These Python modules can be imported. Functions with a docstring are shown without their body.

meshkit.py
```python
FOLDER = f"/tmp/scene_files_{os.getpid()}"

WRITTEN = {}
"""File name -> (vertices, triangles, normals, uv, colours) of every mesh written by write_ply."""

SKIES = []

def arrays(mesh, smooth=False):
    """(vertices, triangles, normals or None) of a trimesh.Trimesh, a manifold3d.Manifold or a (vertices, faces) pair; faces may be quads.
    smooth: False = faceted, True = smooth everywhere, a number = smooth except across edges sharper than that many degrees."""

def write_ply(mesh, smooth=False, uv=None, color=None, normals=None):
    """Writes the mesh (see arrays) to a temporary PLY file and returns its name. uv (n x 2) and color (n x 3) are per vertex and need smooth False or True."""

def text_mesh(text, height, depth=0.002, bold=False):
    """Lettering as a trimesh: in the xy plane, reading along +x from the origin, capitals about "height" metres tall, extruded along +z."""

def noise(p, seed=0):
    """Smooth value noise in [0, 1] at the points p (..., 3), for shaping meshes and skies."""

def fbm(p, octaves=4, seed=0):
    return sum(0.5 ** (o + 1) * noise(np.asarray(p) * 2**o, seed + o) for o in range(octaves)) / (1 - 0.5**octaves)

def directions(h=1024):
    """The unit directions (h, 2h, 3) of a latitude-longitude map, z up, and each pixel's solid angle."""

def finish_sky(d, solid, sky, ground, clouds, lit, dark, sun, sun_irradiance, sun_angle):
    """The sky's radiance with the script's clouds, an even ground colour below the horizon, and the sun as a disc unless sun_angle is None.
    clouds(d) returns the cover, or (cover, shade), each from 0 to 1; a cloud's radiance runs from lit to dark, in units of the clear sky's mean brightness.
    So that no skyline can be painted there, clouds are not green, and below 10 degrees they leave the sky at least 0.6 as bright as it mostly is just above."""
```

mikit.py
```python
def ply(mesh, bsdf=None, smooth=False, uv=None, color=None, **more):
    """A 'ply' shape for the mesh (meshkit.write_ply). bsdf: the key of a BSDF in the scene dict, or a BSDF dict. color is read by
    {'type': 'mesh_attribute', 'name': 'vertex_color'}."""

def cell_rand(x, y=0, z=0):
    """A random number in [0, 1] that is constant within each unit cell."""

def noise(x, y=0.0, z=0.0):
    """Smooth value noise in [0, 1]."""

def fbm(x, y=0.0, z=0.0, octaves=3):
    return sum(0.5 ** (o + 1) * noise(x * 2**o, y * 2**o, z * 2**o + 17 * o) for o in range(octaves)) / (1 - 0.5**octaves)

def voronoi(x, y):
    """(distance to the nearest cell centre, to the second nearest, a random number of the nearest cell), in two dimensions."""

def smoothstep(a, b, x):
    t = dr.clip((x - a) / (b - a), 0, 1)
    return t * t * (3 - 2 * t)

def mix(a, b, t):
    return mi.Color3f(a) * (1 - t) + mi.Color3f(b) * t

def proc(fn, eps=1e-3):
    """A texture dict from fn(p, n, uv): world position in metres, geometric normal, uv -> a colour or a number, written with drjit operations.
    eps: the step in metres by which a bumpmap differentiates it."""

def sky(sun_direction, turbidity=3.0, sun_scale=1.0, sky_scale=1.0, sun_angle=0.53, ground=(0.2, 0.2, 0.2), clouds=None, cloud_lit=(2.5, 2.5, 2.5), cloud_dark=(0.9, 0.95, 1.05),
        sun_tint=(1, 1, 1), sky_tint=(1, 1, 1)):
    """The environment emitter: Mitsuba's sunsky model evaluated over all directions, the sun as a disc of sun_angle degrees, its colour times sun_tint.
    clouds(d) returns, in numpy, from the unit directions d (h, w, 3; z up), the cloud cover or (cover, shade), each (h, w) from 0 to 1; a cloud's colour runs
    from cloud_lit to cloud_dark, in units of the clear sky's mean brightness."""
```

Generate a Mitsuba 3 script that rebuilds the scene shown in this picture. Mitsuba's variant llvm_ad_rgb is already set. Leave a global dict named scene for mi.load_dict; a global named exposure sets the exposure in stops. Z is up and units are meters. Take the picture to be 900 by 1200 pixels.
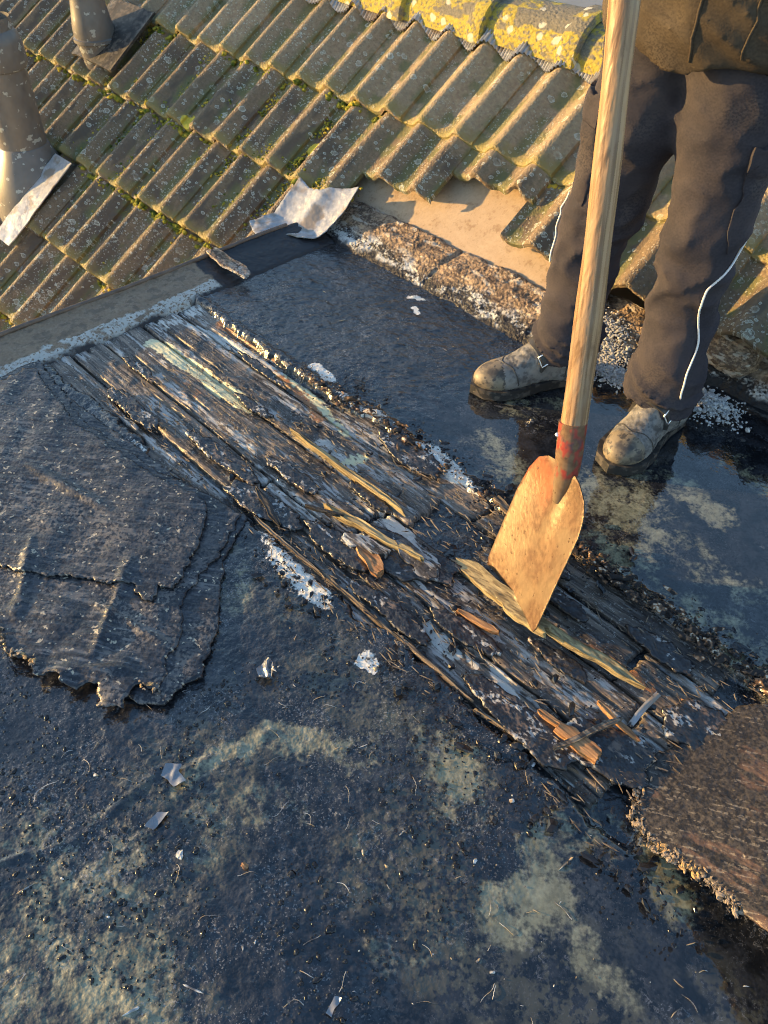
import math, random
import numpy as np, trimesh, manifold3d
import drjit as dr
import mitsuba as mi
import mikit, meshkit
from mikit import noise, fbm, voronoi, cell_rand, smoothstep, mix, proc, ply
from scipy.spatial import Delaunay
import shapely
from shapely.geometry import Polygon

T = mi.ScalarTransform4f
scene, labels = {}, {}
rng = np.random.default_rng(7)
random.seed(7)
rad = math.radians

# ------------------------------------------------------------------ camera, sky, exposure
# x runs along the ridge, y up the slope (horizontally), z up; the flat roof's surface is z = 0
CAM_H, PITCH, YAW, ROLL, FPX = 1.1212, rad(45.41), rad(45.84), rad(-0.92), 907.4
fwd = np.array([-math.sin(YAW) * math.cos(PITCH), math.cos(YAW) * math.cos(PITCH), -math.sin(PITCH)])
right = np.array([math.cos(YAW), math.sin(YAW), 0])
up = np.cross(right, fwd)
up = up * math.cos(ROLL) + right * math.sin(ROLL)
scene['camera'] = {'type': 'perspective', 'fov': math.degrees(2 * math.atan(600 / FPX)), 'fov_axis': 'y', 'near_clip': 0.02, 'far_clip': 500.0,
                   'to_world': T().look_at(origin=[0, 0, CAM_H], target=[float(v) for v in fwd + np.array([0, 0, CAM_H])], up=[float(v) for v in up])}
SUN_EL, SUN_AZ = rad(9.0), rad(36)
SUN = [-math.cos(SUN_AZ) * math.cos(SUN_EL), -math.sin(SUN_AZ) * math.cos(SUN_EL), math.sin(SUN_EL)]
scene['daylight'] = mikit.sky(SUN, turbidity=3.0, sun_scale=0.68, sky_scale=1.0, sun_tint=(1, 1.05, 1.15), sky_tint=(.94, 1.0, 1.12))
exposure = 4.2

# ------------------------------------------------------------------ helpers
def tag(key, label, cat=None, group=None, kind=None):
    d = {'label': label}
    if cat: d['category'] = cat
    if group: d['group'] = group
    if kind: d['kind'] = kind
    labels[key] = d

def numbered(key):
    if key not in scene and not any(k.startswith(key + '__') for k in scene): return key
    i = 1
    while f'{key}_{i:03d}' in scene or any(k.startswith(f'{key}_{i:03d}__') for k in scene): i += 1
    return f'{key}_{i:03d}'

counts = {}
def piece(key, mesh, mat, smooth=False):
    n = counts.get(key, 0); counts[key] = n + 1
    k = key if n == 0 else f'{key}_{n:03d}'
    scene[k] = ply(mesh, mat, smooth)
    return k

def P3(a): return mikit.meshkit.noise(np.asarray(a, float))
def nfb(x, y=0.0, z=0.0, oct=4, seed=0):
    x, y, z = np.broadcast_arrays(np.asarray(x, float), y, z)
    return meshkit.fbm(np.stack([x, y, z], -1), oct, seed)

def grid_faces(nu, nv):
    i = np.arange(nu * nv).reshape(nu, nv)
    a, b, c, d = i[:-1, :-1].ravel(), i[1:, :-1].ravel(), i[1:, 1:].ravel(), i[:-1, 1:].ravel()
    return np.vstack([np.stack([a, b, c], 1), np.stack([a, c, d], 1)])

def slab(X, Y, ztop, thick, holes=None):
    """closed block over a (nu, nv) grid with its top at ztop"""
    nu, nv = X.shape
    top = np.stack([X, Y, ztop], -1).reshape(-1, 3)
    bot = np.stack([X, Y, ztop - thick], -1).reshape(-1, 3)
    f = grid_faces(nu, nv); n = nu * nv
    i = np.arange(n).reshape(nu, nv)
    loop = np.concatenate([i[:-1, 0], i[-1, :-1], i[1:, -1][::-1], i[0, 1:][::-1]])
    nxt = np.roll(loop, -1)
    side = np.vstack([np.stack([loop, loop + n, nxt + n], 1), np.stack([loop, nxt + n, nxt], 1)])
    return trimesh.Trimesh(np.vstack([top, bot]), np.vstack([f, f[:, ::-1] + n, side]), process=False)

def sheet(poly, zfun, thick, cell, seed=0, rag=0.004, hole=None):
    """a ragged sheet over a polygon: top at zfun(x, y), thickness thick (number or function)"""
    r = np.random.default_rng(seed)
    pg = Polygon(poly)
    ln = pg.exterior.length
    bd = np.array([pg.exterior.interpolate(d).coords[0] for d in np.arange(0, ln, cell * 0.8)])
    c = np.array(pg.centroid.coords[0])
    w = nfb(bd[:, 0] * 60, bd[:, 1] * 60, seed, 3, seed) - 0.5
    w2 = nfb(bd[:, 0] * 60, bd[:, 1] * 60, seed + 9.5, 3, seed) - 0.5
    bd = bd + np.stack([w, w2], 1) * rag * 4
    pg = Polygon(bd).buffer(0)
    if pg.geom_type != 'Polygon': pg = max(pg.geoms, key=lambda g: g.area)
    bd = np.array(pg.exterior.coords)[:-1]
    x0, y0, x1, y1 = pg.bounds
    gx, gy = np.meshgrid(np.arange(x0, x1, cell), np.arange(y0, y1, cell))
    g = np.stack([gx.ravel(), gy.ravel()], 1) + r.uniform(-.2, .2, (gx.size, 2)) * cell
    inner = pg.buffer(-cell * 0.6)
    g = g[shapely.contains_xy(inner, g[:, 0], g[:, 1])]
    pts = np.vstack([bd, g])
    tri = Delaunay(pts).simplices
    cen = pts[tri].mean(1)
    tri = tri[shapely.contains_xy(pg, cen[:, 0], cen[:, 1])]
    a = pts[tri]
    cr = (a[:, 1, 0] - a[:, 0, 0]) * (a[:, 2, 1] - a[:, 0, 1]) - (a[:, 1, 1] - a[:, 0, 1]) * (a[:, 2, 0] - a[:, 0, 0])
    tri = np.where(cr[:, None] < 0, tri[:, ::-1], tri)
    z = zfun(pts[:, 0], pts[:, 1])
    th = thick(pts[:, 0], pts[:, 1]) if callable(thick) else thick
    n = len(pts)
    e = np.vstack([tri[:, [0, 1]], tri[:, [1, 2]], tri[:, [2, 0]]])
    key = set(map(tuple, e))
    be = np.array([x for x in e if (x[1], x[0]) not in key])
    side = np.vstack([np.stack([be[:, 0], be[:, 0] + n, be[:, 1] + n], 1), np.stack([be[:, 0], be[:, 1] + n, be[:, 1]], 1)])
    v = np.vstack([np.c_[pts, z], np.c_[pts, z - th]])
    return trimesh.Trimesh(v, np.vstack([tri, tri[:, ::-1] + n, side]), process=False)

def tube(pts, r, n=10, cap=True):
    pts = np.asarray(pts, float); r = np.broadcast_to(np.asarray(r, float), (len(pts),))
    tan = np.gradient(pts, axis=0); tan /= np.linalg.norm(tan, axis=1, keepdims=True)
    a = np.cross(tan[0], [0, 0, 1.0] if abs(tan[0][2]) < .9 else [1.0, 0, 0]); V = []
    for p, t, rr in zip(pts, tan, r):
        a = a - t * (a @ t); a /= np.linalg.norm(a); b = np.cross(t, a)
        th = np.arange(n) * 2 * np.pi / n
        V.append(p + rr * (np.cos(th)[:, None] * a + np.sin(th)[:, None] * b))
    V = np.vstack(V); m = len(pts); F = []
    i = np.arange(n); j = (i + 1) % n
    for k in range(m - 1):
        A, B = k * n, (k + 1) * n
        F += [np.stack([A + i, A + j, B + j], 1), np.stack([A + i, B + j, B + i], 1)]
    F = np.vstack(F)
    if cap:
        V = np.vstack([V, pts[0], pts[-1]]); q = len(V)
        F = np.vstack([F, np.stack([j, i, i * 0 + q - 2], 1), np.stack([(m - 1) * n + i, (m - 1) * n + j, i * 0 + q - 1], 1)])
    return trimesh.Trimesh(V, F, process=False)

def lathe(profile, centre, n=40):
    """profile [(r, z)...] round a vertical axis"""
    pr = np.asarray(profile, float); th = np.arange(n) * 2 * np.pi / n
    V = np.stack([pr[:, 0][:, None] * np.cos(th) + centre[0], pr[:, 0][:, None] * np.sin(th) + centre[1], np.repeat(pr[:, 1][:, None] + centre[2], n, 1)], -1).reshape(-1, 3)
    i = np.arange(n); j = (i + 1) % n
    F = np.vstack([np.vstack([np.stack([k * n + i, k * n + j, (k + 1) * n + j], 1), np.stack([k * n + i, (k + 1) * n + j, (k + 1) * n + i], 1)]) for k in range(len(pr) - 1)])
    return trimesh.Trimesh(V, F, process=False)

def lumps(pos, size, seed=0, squash=(1, 1, 0.7), elong=None, sub=0, align=None):
    """many small broken lumps as one mesh; pos (n, 3), size (n,)"""
    r = np.random.default_rng(seed)
    base = trimesh.creation.icosphere(subdivisions=sub)
    nb, n = len(base.vertices), len(pos)
    V = base.vertices[None] * (1 + r.uniform(-.35, .35, (n, nb, 1)))
    s = np.ones((n, 3)) * np.asarray(squash) * (1 + r.uniform(-.3, .3, (n, 3)))
    if elong is not None: s[:, 0] *= elong
    V = V * s[:, None]
    a = r.uniform(0, 2 * np.pi, n) if align is None else align
    c, q = np.cos(a)[:, None], np.sin(a)[:, None]
    V = np.stack([V[..., 0] * c - V[..., 1] * q, V[..., 0] * q + V[..., 1] * c, V[..., 2]], -1)
    V = V * np.asarray(size)[:, None, None] + np.asarray(pos)[:, None]
    F = base.faces[None] + (np.arange(n) * nb)[:, None, None]
    return trimesh.Trimesh(V.reshape(-1, 3), F.reshape(-1, 3), process=False)

def sliver(p0, p1, w, h, seed, taper=(.35, .35), twist=0.0, bow=0.0, n=26, m=6):
    """a split piece of wood from p0 to p1 with frayed, tapered ends and a fibrous top"""
    r = np.random.default_rng(seed)
    p0, p1 = np.asarray(p0, float), np.asarray(p1, float)
    d = p1 - p0; L = np.linalg.norm(d); d /= L
    side = np.cross([0, 0, 1.0], d); side /= np.linalg.norm(side); upv = np.cross(d, side)
    s = np.linspace(0, 1, n); V = []
    f0, f1 = r.uniform(.1, .25), r.uniform(.1, .25)
    for k, t in enumerate(s):
        wt = w * min(1, taper[0] + t / f0 * (1 - taper[0]), taper[1] + (1 - t) / f1 * (1 - taper[1]))
        off = (nfb(t * L * 25, seed, 0, 3) - .5) * w * .5
        a = twist * (t - .5)
        ring = []
        for q in np.linspace(-1, 1, m):
            fr = (nfb(t * L * 12, q * 3 + seed, .5, 3) - .5) * h * .9
            ring.append((q * wt / 2 + off, h / 2 + fr))
        for q in np.linspace(1, -1, m):
            fr = (nfb(t * L * 12, q * 3 + seed, 7.5, 3) - .5) * h * .6
            ring.append((q * wt / 2 * .92 + off, -h / 2 + fr))
        for u, v in ring:
            uu, vv = u * math.cos(a) - v * math.sin(a), u * math.sin(a) + v * math.cos(a)
            jit = (r.uniform(-.02, .05) * L if k in (0, n - 1) else 0) * (1 if k else -1)
            V.append(p0 + d * (t * L + jit) + side * uu + upv * (vv + bow * math.sin(math.pi * t)))
    nr = 2 * m; F = []
    i = np.arange(nr); j = (i + 1) % nr
    for k in range(n - 1):
        A, B = k * nr, (k + 1) * nr
        F += [np.stack([A + i, B + j, A + j], 1), np.stack([A + i, B + i, B + j], 1)]
    for k, fl in ((0, 0), ((n - 1) * nr, 1)):
        for q in range(m - 1):
            a, b, c, e = k + q, k + q + 1, k + nr - 2 - q, k + nr - 1 - q
            F.append(np.array([[a, b, c], [a, c, e]]) if fl == 0 else np.array([[a, c, b], [a, e, c]]))
    return trimesh.Trimesh(np.array(V), np.vstack(F), process=False)

def surface_nets(f, lo, hi, h):
    lo, hi = np.asarray(lo, float), np.asarray(hi, float)
    nx, ny, nz = (np.ceil((hi - lo) / h).astype(int) + 1)
    ax = [lo[k] + h * np.arange(m) for k, m in enumerate((nx, ny, nz))]
    G = np.stack(np.meshgrid(*ax, indexing='ij'), -1)
    D = f(G.reshape(-1, 3)).reshape(nx, ny, nz)
    S = D < 0
    acc = np.zeros((nx - 1, ny - 1, nz - 1, 3)); cnt = np.zeros((nx - 1, ny - 1, nz - 1))
    corners = [(i, j, k) for i in (0, 1) for j in (0, 1) for k in (0, 1)]
    sl = lambda c: tuple(slice(c[q], (nx, ny, nz)[q] - 1 + c[q]) for q in range(3))
    for a in corners:
        for q in range(3):
            if a[q] == 0:
                b = list(a); b[q] = 1
                da, db = D[sl(a)], D[sl(b)]
                cr = (da < 0) != (db < 0)
                t = np.where(cr, da / np.where(cr, da - db, 1), 0)
                p = np.zeros(t.shape + (3,)); p[..., :] = a; p[..., q] += t
                acc += p * cr[..., None]; cnt += cr
    act = cnt > 0
    idx = -np.ones(act.shape, int); idx[act] = np.arange(act.sum())
    cells = np.argwhere(act)
    V = lo + h * (cells + acc[act] / cnt[act][:, None])
    F = []
    for q in range(3):
        o = [(q + 1) % 3, (q + 2) % 3]
        sh = [nx, ny, nz]
        s0 = [slice(None)] * 3; s1 = [slice(None)] * 3
        s0[q] = slice(0, sh[q] - 1); s1[q] = slice(1, sh[q])
        for w in o:
            s0[w] = slice(1, sh[w] - 1); s1[w] = slice(1, sh[w] - 1)
        A, B = S[tuple(s0)], S[tuple(s1)]
        for flip, M in ((False, A & ~B), (True, ~A & B)):
            e = np.argwhere(M)
            if not len(e): continue
            e[:, o[0]] += 1; e[:, o[1]] += 1
            def c(d0, d1):
                x = e.copy(); x[:, o[0]] -= d0; x[:, o[1]] -= d1
                return idx[x[:, 0], x[:, 1], x[:, 2]]
            a, b, cc, d = c(1, 1), c(0, 1), c(0, 0), c(1, 0)
            qd = np.stack([a, b, cc, d], 1)
            if flip: qd = qd[:, ::-1]
            F.append(qd[:, [0, 1, 2]]); F.append(qd[:, [0, 2, 3]])
    return trimesh.Trimesh(V, np.vstack(F), process=False)

def cone(p, a, b, ra, rb):
    a, b = np.asarray(a, float), np.asarray(b, float)
    ab = b - a; t = np.clip(((p - a) @ ab) / (ab @ ab), 0, 1)
    return np.linalg.norm(p - a - t[:, None] * ab, axis=1) - (ra + (rb - ra) * t)
def smin(a, b, k):
    h = np.clip(.5 + .5 * (b - a) / k, 0, 1)
    return b * (1 - h) + a * h - k * h * (1 - h)
def ell(p, c, r):
    q = (p - np.asarray(c)) / np.asarray(r)
    l = np.linalg.norm(q, axis=1)
    return (l - 1) * min(r)

# ------------------------------------------------------------------ materials
def caps(x, y, L):
    """how far a point lies inside patches given as (x0, y0, x1, y1, radius, strength) on the roof"""
    out = mi.Float(0)
    for x0, y0, x1, y1, r, s in L:
        dx, dy = x1 - x0, y1 - y0
        t = dr.clip(((x - x0) * dx + (y - y0) * dy) / max(dx * dx + dy * dy, 1e-9), 0, 1)
        d = dr.sqrt(dr.square(x - x0 - t * dx) + dr.square(y - y0 - t * dy)) / r
        out = dr.maximum(out, s * smoothstep(1.5, 0.35, d))
    return out

ALGAE = [(-.582,.153,-.557,.304,.018,.9),(-.543,.31,-.463,.365,.027,.8),(-.503,.167,-.493,.206,.057,.35),(-.466,.127,-.471,.138,.036,.45),(-.468,.251,-.439,.244,.038,.3),
 (-.539,-.081,-.537,-.033,.126,.5),(-.421,-.072,-.425,-.034,.081,.6),(-.47,-.15,-.396,-.086,.063,.8),(-.339,-.025,-.383,-.058,.032,.8),(-.684,-.035,-.642,.01,.062,.4),
 (-.326,.482,-.303,.476,.053,.9),(-.267,.465,-.267,.446,.045,.5),(-.407,.46,-.378,.469,.054,.4),(-.132,.382,-.107,.425,.049,1.),(-.109,.446,-.084,.433,.029,.7),(-.155,.457,-.158,.471,.027,.7),
 (-.032,.419,-.019,.411,.031,.7),(.019,.408,.033,.402,.027,.7),(-.12,.52,-.102,.557,.055,.45),(-.027,.575,.037,.537,.028,.8),
 (-.792,1.085,-.681,1.04,.056,.6),(-.854,1.247,-.779,1.281,.081,.4),(-.554,1.139,-.449,1.141,.089,.8),(-.452,.999,-.382,1.041,.066,.7),(-.457,1.282,-.311,1.271,.039,.8),
 (-.312,.993,-.086,1.014,.054,.6),(-.28,1.119,-.181,1.133,.045,.6),(-.385,1.44,-.307,1.444,.046,.4),(-.386,1.137,-.326,1.134,.051,.5),(-.597,1.296,-.482,1.255,.056,.5),(-.156,.965,-.079,.971,.022,.8),
 (-.213,.235,-.205,.258,.045,.3),(-.109,.287,-.054,.289,.043,.3),(-.341,.242,-.325,.276,.048,.25),(-.43,.371,-.423,.4,.04,.35),(-.888,.498,-.814,.425,.04,.25)]
WHITE = [(-.863,.966,-.714,.928,.034,1.),(-.863,.541,-.719,.527,.024,.9),(-1.278,.982,-1.214,.983,.015,.8),(-1.141,.961,-1.02,.972,.014,.6),(-1.357,1.405,-1.332,1.406,.01,.8),(-1.305,1.369,-1.27,1.367,.009,.9),
 (-.92,.563,-.843,.546,.017,.5),(-.571,.508,-.531,.501,.01,.8),(-.81,1.56,-.74,1.52,.035,1.),(-1.403,.446,-1.351,.459,.015,.5),(-1.332,.501,-1.293,.509,.013,.5)]
YEL = [(-1.646,.76,-1.265,.777,.023,1.),(-.957,.823,-.954,.846,.022,.6),(-1.348,.944,-1.021,.881,.02,.6)]
BWHITE = [(-1.701,.82,-1.713,.935,.032,.5),(-1.648,.878,-1.334,.932,.02,.7),(-1.038,.819,-.823,.774,.026,.6),(-.793,.77,-.707,.758,.017,.8),(-1.027,.668,-.782,.645,.024,.5),(-.533,.628,-.471,.628,.018,.7),
 (-.382,.648,-.336,.637,.013,.9),(-.441,.634,-.42,.637,.007,.8),(-.659,.621,-.547,.599,.022,.4),(-1.228,.702,-.994,.664,.019,.4),(-.222,.572,-.162,.577,.013,.4),(-1.021,.597,-.938,.578,.014,.5)]
BORANGE = [(-1.612,.949,-1.319,.921,.02,.8),(-1.291,.925,-1.114,.871,.018,.8),(-1.488,.71,-1.388,.717,.021,.5),(-.717,.816,-.623,.815,.02,.5),(-.891,.814,-.787,.813,.018,.5),(-.309,.801,-.199,.818,.017,.6),
 (-.142,.832,-.061,.851,.017,.5),(-.382,.553,-.24,.595,.011,.6)]

def wet_n(x, y):
    """where water stands (0 to 1), for the relief"""
    a = np.clip((x + 1.05 + .25 * (nfb(x * 5, y * 5, 3.3) - .5)) / .12, 0, 1) * np.clip((y - .95) / .03, 0, 1)
    b = np.clip((x + .22 + .12 * (nfb(x * 9, y * 9, 5.3) - .5)) / .10, 0, 1) * np.clip((.62 - y) / .05, 0, 1)
    c = np.clip(2.6 * (nfb(x * 6, y * 6, 8.3, 3) - .45), 0, 1) * np.clip((.52 - y) / .05, 0, 1)
    return np.maximum(np.maximum(a, b), c)
def wet_d(p):
    x, y = p.x, p.y
    a = dr.clip((x + 1.05 + .25 * (fbm(x * 5, y * 5, 3.3) - .5)) / .12, 0, 1) * dr.clip((y - .95) / .03, 0, 1)
    b = dr.clip((x + .22 + .12 * (fbm(x * 9, y * 9, 5.3) - .5)) / .10, 0, 1) * dr.clip((.62 - y) / .05, 0, 1)
    c = dr.clip(2.6 * (fbm(x * 6, y * 6, 8.3) - .45), 0, 1) * dr.clip((.52 - y) / .05, 0, 1)
    return dr.maximum(dr.maximum(a, b), c)

def deck_col(p, n, uv):
    x = p.x + .05 * (fbm(p.x * 14, p.y * 14, 1.) - .5) + .016 * (fbm(p.x * 70, p.y * 70, 2.) - .5)
    y = p.y + .05 * (fbm(p.x * 14, p.y * 14, 4.) - .5) + .016 * (fbm(p.x * 70, p.y * 70, 5.) - .5)
    fine = fbm(p.x * 260, p.y * 260, 3., 3)
    mid = fbm(p.x * 45, p.y * 45, 6., 4)
    c = mix((.007, .008, .010), (.026, .028, .033), smoothstep(.3, .75, mid * .6 + fine * .4))
    film = smoothstep(.5, .72, fbm(p.x * 11, p.y * 11, 9., 4)) * smoothstep(.35, .7, fine)
    c = mix(c, (.07, .074, .078), film * .35)
    olive = smoothstep(.46, .66, fbm(p.x * 6.5, p.y * 6.5, 41., 4) + .25 * (mid - .5)) * smoothstep(.40, .56, .5 * fbm(p.x * 45, p.y * 45, 43., 4) + .5 * fbm(p.x * 190, p.y * 190, 44., 3)) * smoothstep(.56, .48, p.y)
    c = mix(c, (.105, .10, .068), olive * .5)
    al = caps(x, y, ALGAE)
    al = smoothstep(.28, 1.0, al * .9 + 1.15 * (fbm(p.x * 24, p.y * 24, 11., 4) - .5) + .9 * (fbm(p.x * 85, p.y * 85, 12., 4) - .5) + .5 * (fine - .5)) * smoothstep(.05, .25, al)
    ac = mix((.16, .155, .095), (.33, .315, .21), fbm(p.x * 60, p.y * 60, 13., 3))
    c = mix(c, ac * (.35 + .6 * fine + .6 * fbm(p.x * 38, p.y * 38, 14., 4)), dr.clip(al, 0, 1) * .85)
    w = caps(x, y, WHITE)
    w = smoothstep(.42, .6, w * .75 + .5 * fine - .12 + .3 * (mid - .5))
    c = mix(c, (.62, .61, .56), w)
    # light scuffs
    ln = dr.abs(fbm(p.x * 22 + 3. * fine, p.y * 22, 21., 3) - .5)
    c = mix(c, (.15, .155, .165), smoothstep(.022, .006, ln) * smoothstep(.50, .66, fbm(p.x * 9, p.y * 9, 23., 3)) * smoothstep(.45, .6, fine) * .8)
    sp = (1 - .8 * wet_d(p)) * smoothstep(.68, .80, fbm(p.x * 480, p.y * 480, 25., 2)) * smoothstep(.45, .6, fbm(p.x * 14, p.y * 14, 26., 3))
    c = mix(c, (.26, .26, .26), sp * .6)
    return c
def deck_rough(p, n, uv):
    w = wet_d(p)
    return dr.clip(.25 - .22 * w + .18 * (fbm(p.x * 80, p.y * 80, 2.) - .5) * (1 - w), .03, .7)
def deck_bump(p, n, uv):
    w = wet_d(p)
    return (fbm(p.x * 150, p.y * 150, 0., 4) + .6 * fbm(p.x * 50 + 20 * p.y, p.y * 90, 5., 3)) * (1 - .93 * w)

scene['m_deck'] = {'type': 'bumpmap', 'arbitrary': proc(deck_bump, 8e-4), 'scale': .0020,
    'bsdf': {'type': 'principled', 'base_color': proc(deck_col), 'roughness': proc(deck_rough), 'specular': .85}}

def grain(p, k=1.0):
    return fbm(p.x * 9, p.y * 190, p.z * 60, 4)
def board_col(p, n, uv):
    x = p.x + .03 * (fbm(p.x * 20, p.y * 40, 1.) - .5)
    y = p.y + .022 * (fbm(p.x * 20, p.y * 40, 4.) - .5) + .01 * (fbm(p.x * 60, p.y * 120, 4.) - .5)
    g = fbm(p.x * 7, p.y * 170, 2., 4)
    g2 = fbm(p.x * 30, p.y * 420, 3., 3)
    b = fbm(p.x * 7, p.y * 16, 8., 4)
    c = mix((.045, .039, .035), (.20, .165, .135), smoothstep(.34, .68, .6 * g + .4 * g2))
    tar = smoothstep(.46, .62, b + .25 * (g - .5))
    c = mix(c, mix((.012, .012, .014), (.06, .06, .066), smoothstep(.4, .75, fbm(p.x * 120, p.y * 160, 5., 3))), tar * .7)
    lime = smoothstep(.50, .66, fbm(p.x * 5, p.y * 55, 18., 4)) * smoothstep(.38, .62, fbm(p.x * 45, p.y * 240, 19., 4))
    c = mix(c, (.44, .44, .43), lime * .8)
    o = caps(x, y, BORANGE)
    c = mix(c, (.26, .125, .055), smoothstep(.42, .62, o * .8 + .55 * g2 - .15))
    w = caps(x, y, BWHITE)
    c = mix(c, (.48, .48, .45), smoothstep(.44, .62, w * .7 + .6 * fbm(p.x * 50, p.y * 230, 6., 4) - .12))
    yl = caps(x, y, YEL)
    c = mix(c, (.58, .56, .36), smoothstep(.45, .6, yl * .8 + .45 * fbm(p.x * 90, p.y * 130, 16., 3) - .1))
    specks = smoothstep(.70, .78, fbm(p.x * 220, p.y * 300, 31., 3))
    return mix(c, (.34, .33, .30), specks * .7)
scene['m_board'] = {'type': 'twosided', 'bsdf': {'type': 'bumpmap', 'arbitrary': proc(lambda p, n, uv: fbm(p.x * 9, p.y * 260, p.z * 100, 4) + .5 * fbm(p.x * 120, p.y * 200, 7., 3), 6e-4), 'scale': .003,
    'bsdf': {'type': 'principled', 'base_color': proc(board_col), 'roughness': .5, 'specular': .5}}}

def wood(light, dark, f=1.0):
    def fn(p, n, uv):
        g = fbm(p.x * 14 * f, p.y * 240 * f, p.z * 240 * f, 4)
        return mix(dark, light, smoothstep(.32, .68, g))
    return fn
for nm, li, dk in (('m_wood_orange', (.36, .20, .095), (.17, .08, .035)), ('m_wood_yellow', (.37, .295, .155), (.16, .12, .06)), ('m_wood_grey', (.21, .165, .12), (.06, .045, .035)), ('m_wood_dark', (.05, .045, .042), (.012, .011, .011))):
    scene[nm] = {'type': 'twosided', 'bsdf': {'type': 'bumpmap', 'arbitrary': proc(lambda p, n, uv: fbm(p.x * 20, p.y * 300, p.z * 300, 3), 6e-4), 'scale': .002,
        'bsdf': {'type': 'principled', 'base_color': proc(wood(li, dk)), 'roughness': .6, 'specular': .4}}}

def felt_col(p, n, uv):
    st = fbm((p.x + p.y) * 22, (p.y - p.x * .75) * 130, 3., 4)
    b = fbm(p.x * 12, p.y * 12, 5., 4)
    fine = fbm(p.x * 240, p.y * 240, 3., 3)
    c = mix((.014, .016, .021), (.050, .055, .066), smoothstep(.35, .75, .5 * st + .5 * fine))
    c = mix(c, (.16, .155, .15), smoothstep(.62, .72, st) * .6 * smoothstep(.4, .6, b))
    c = mix(c, (.078, .074, .072), smoothstep(.46, .66, fbm(p.x * 9, p.y * 9, 45., 4)) * .55 * smoothstep(.3, .6, fine))
    pt = smoothstep(.50, .66, fbm(p.x * 20, p.y * 20, 15., 4)) * smoothstep(.45, .6, fine) * smoothstep(.52, .30, p.y)
    c = mix(c, (.18, .16, .14), pt * .5)
    return mix(c, (.45, .40, .30), smoothstep(.74, .8, fbm(p.x * 130, p.y * 130, 25., 3)) * .8)
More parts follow.
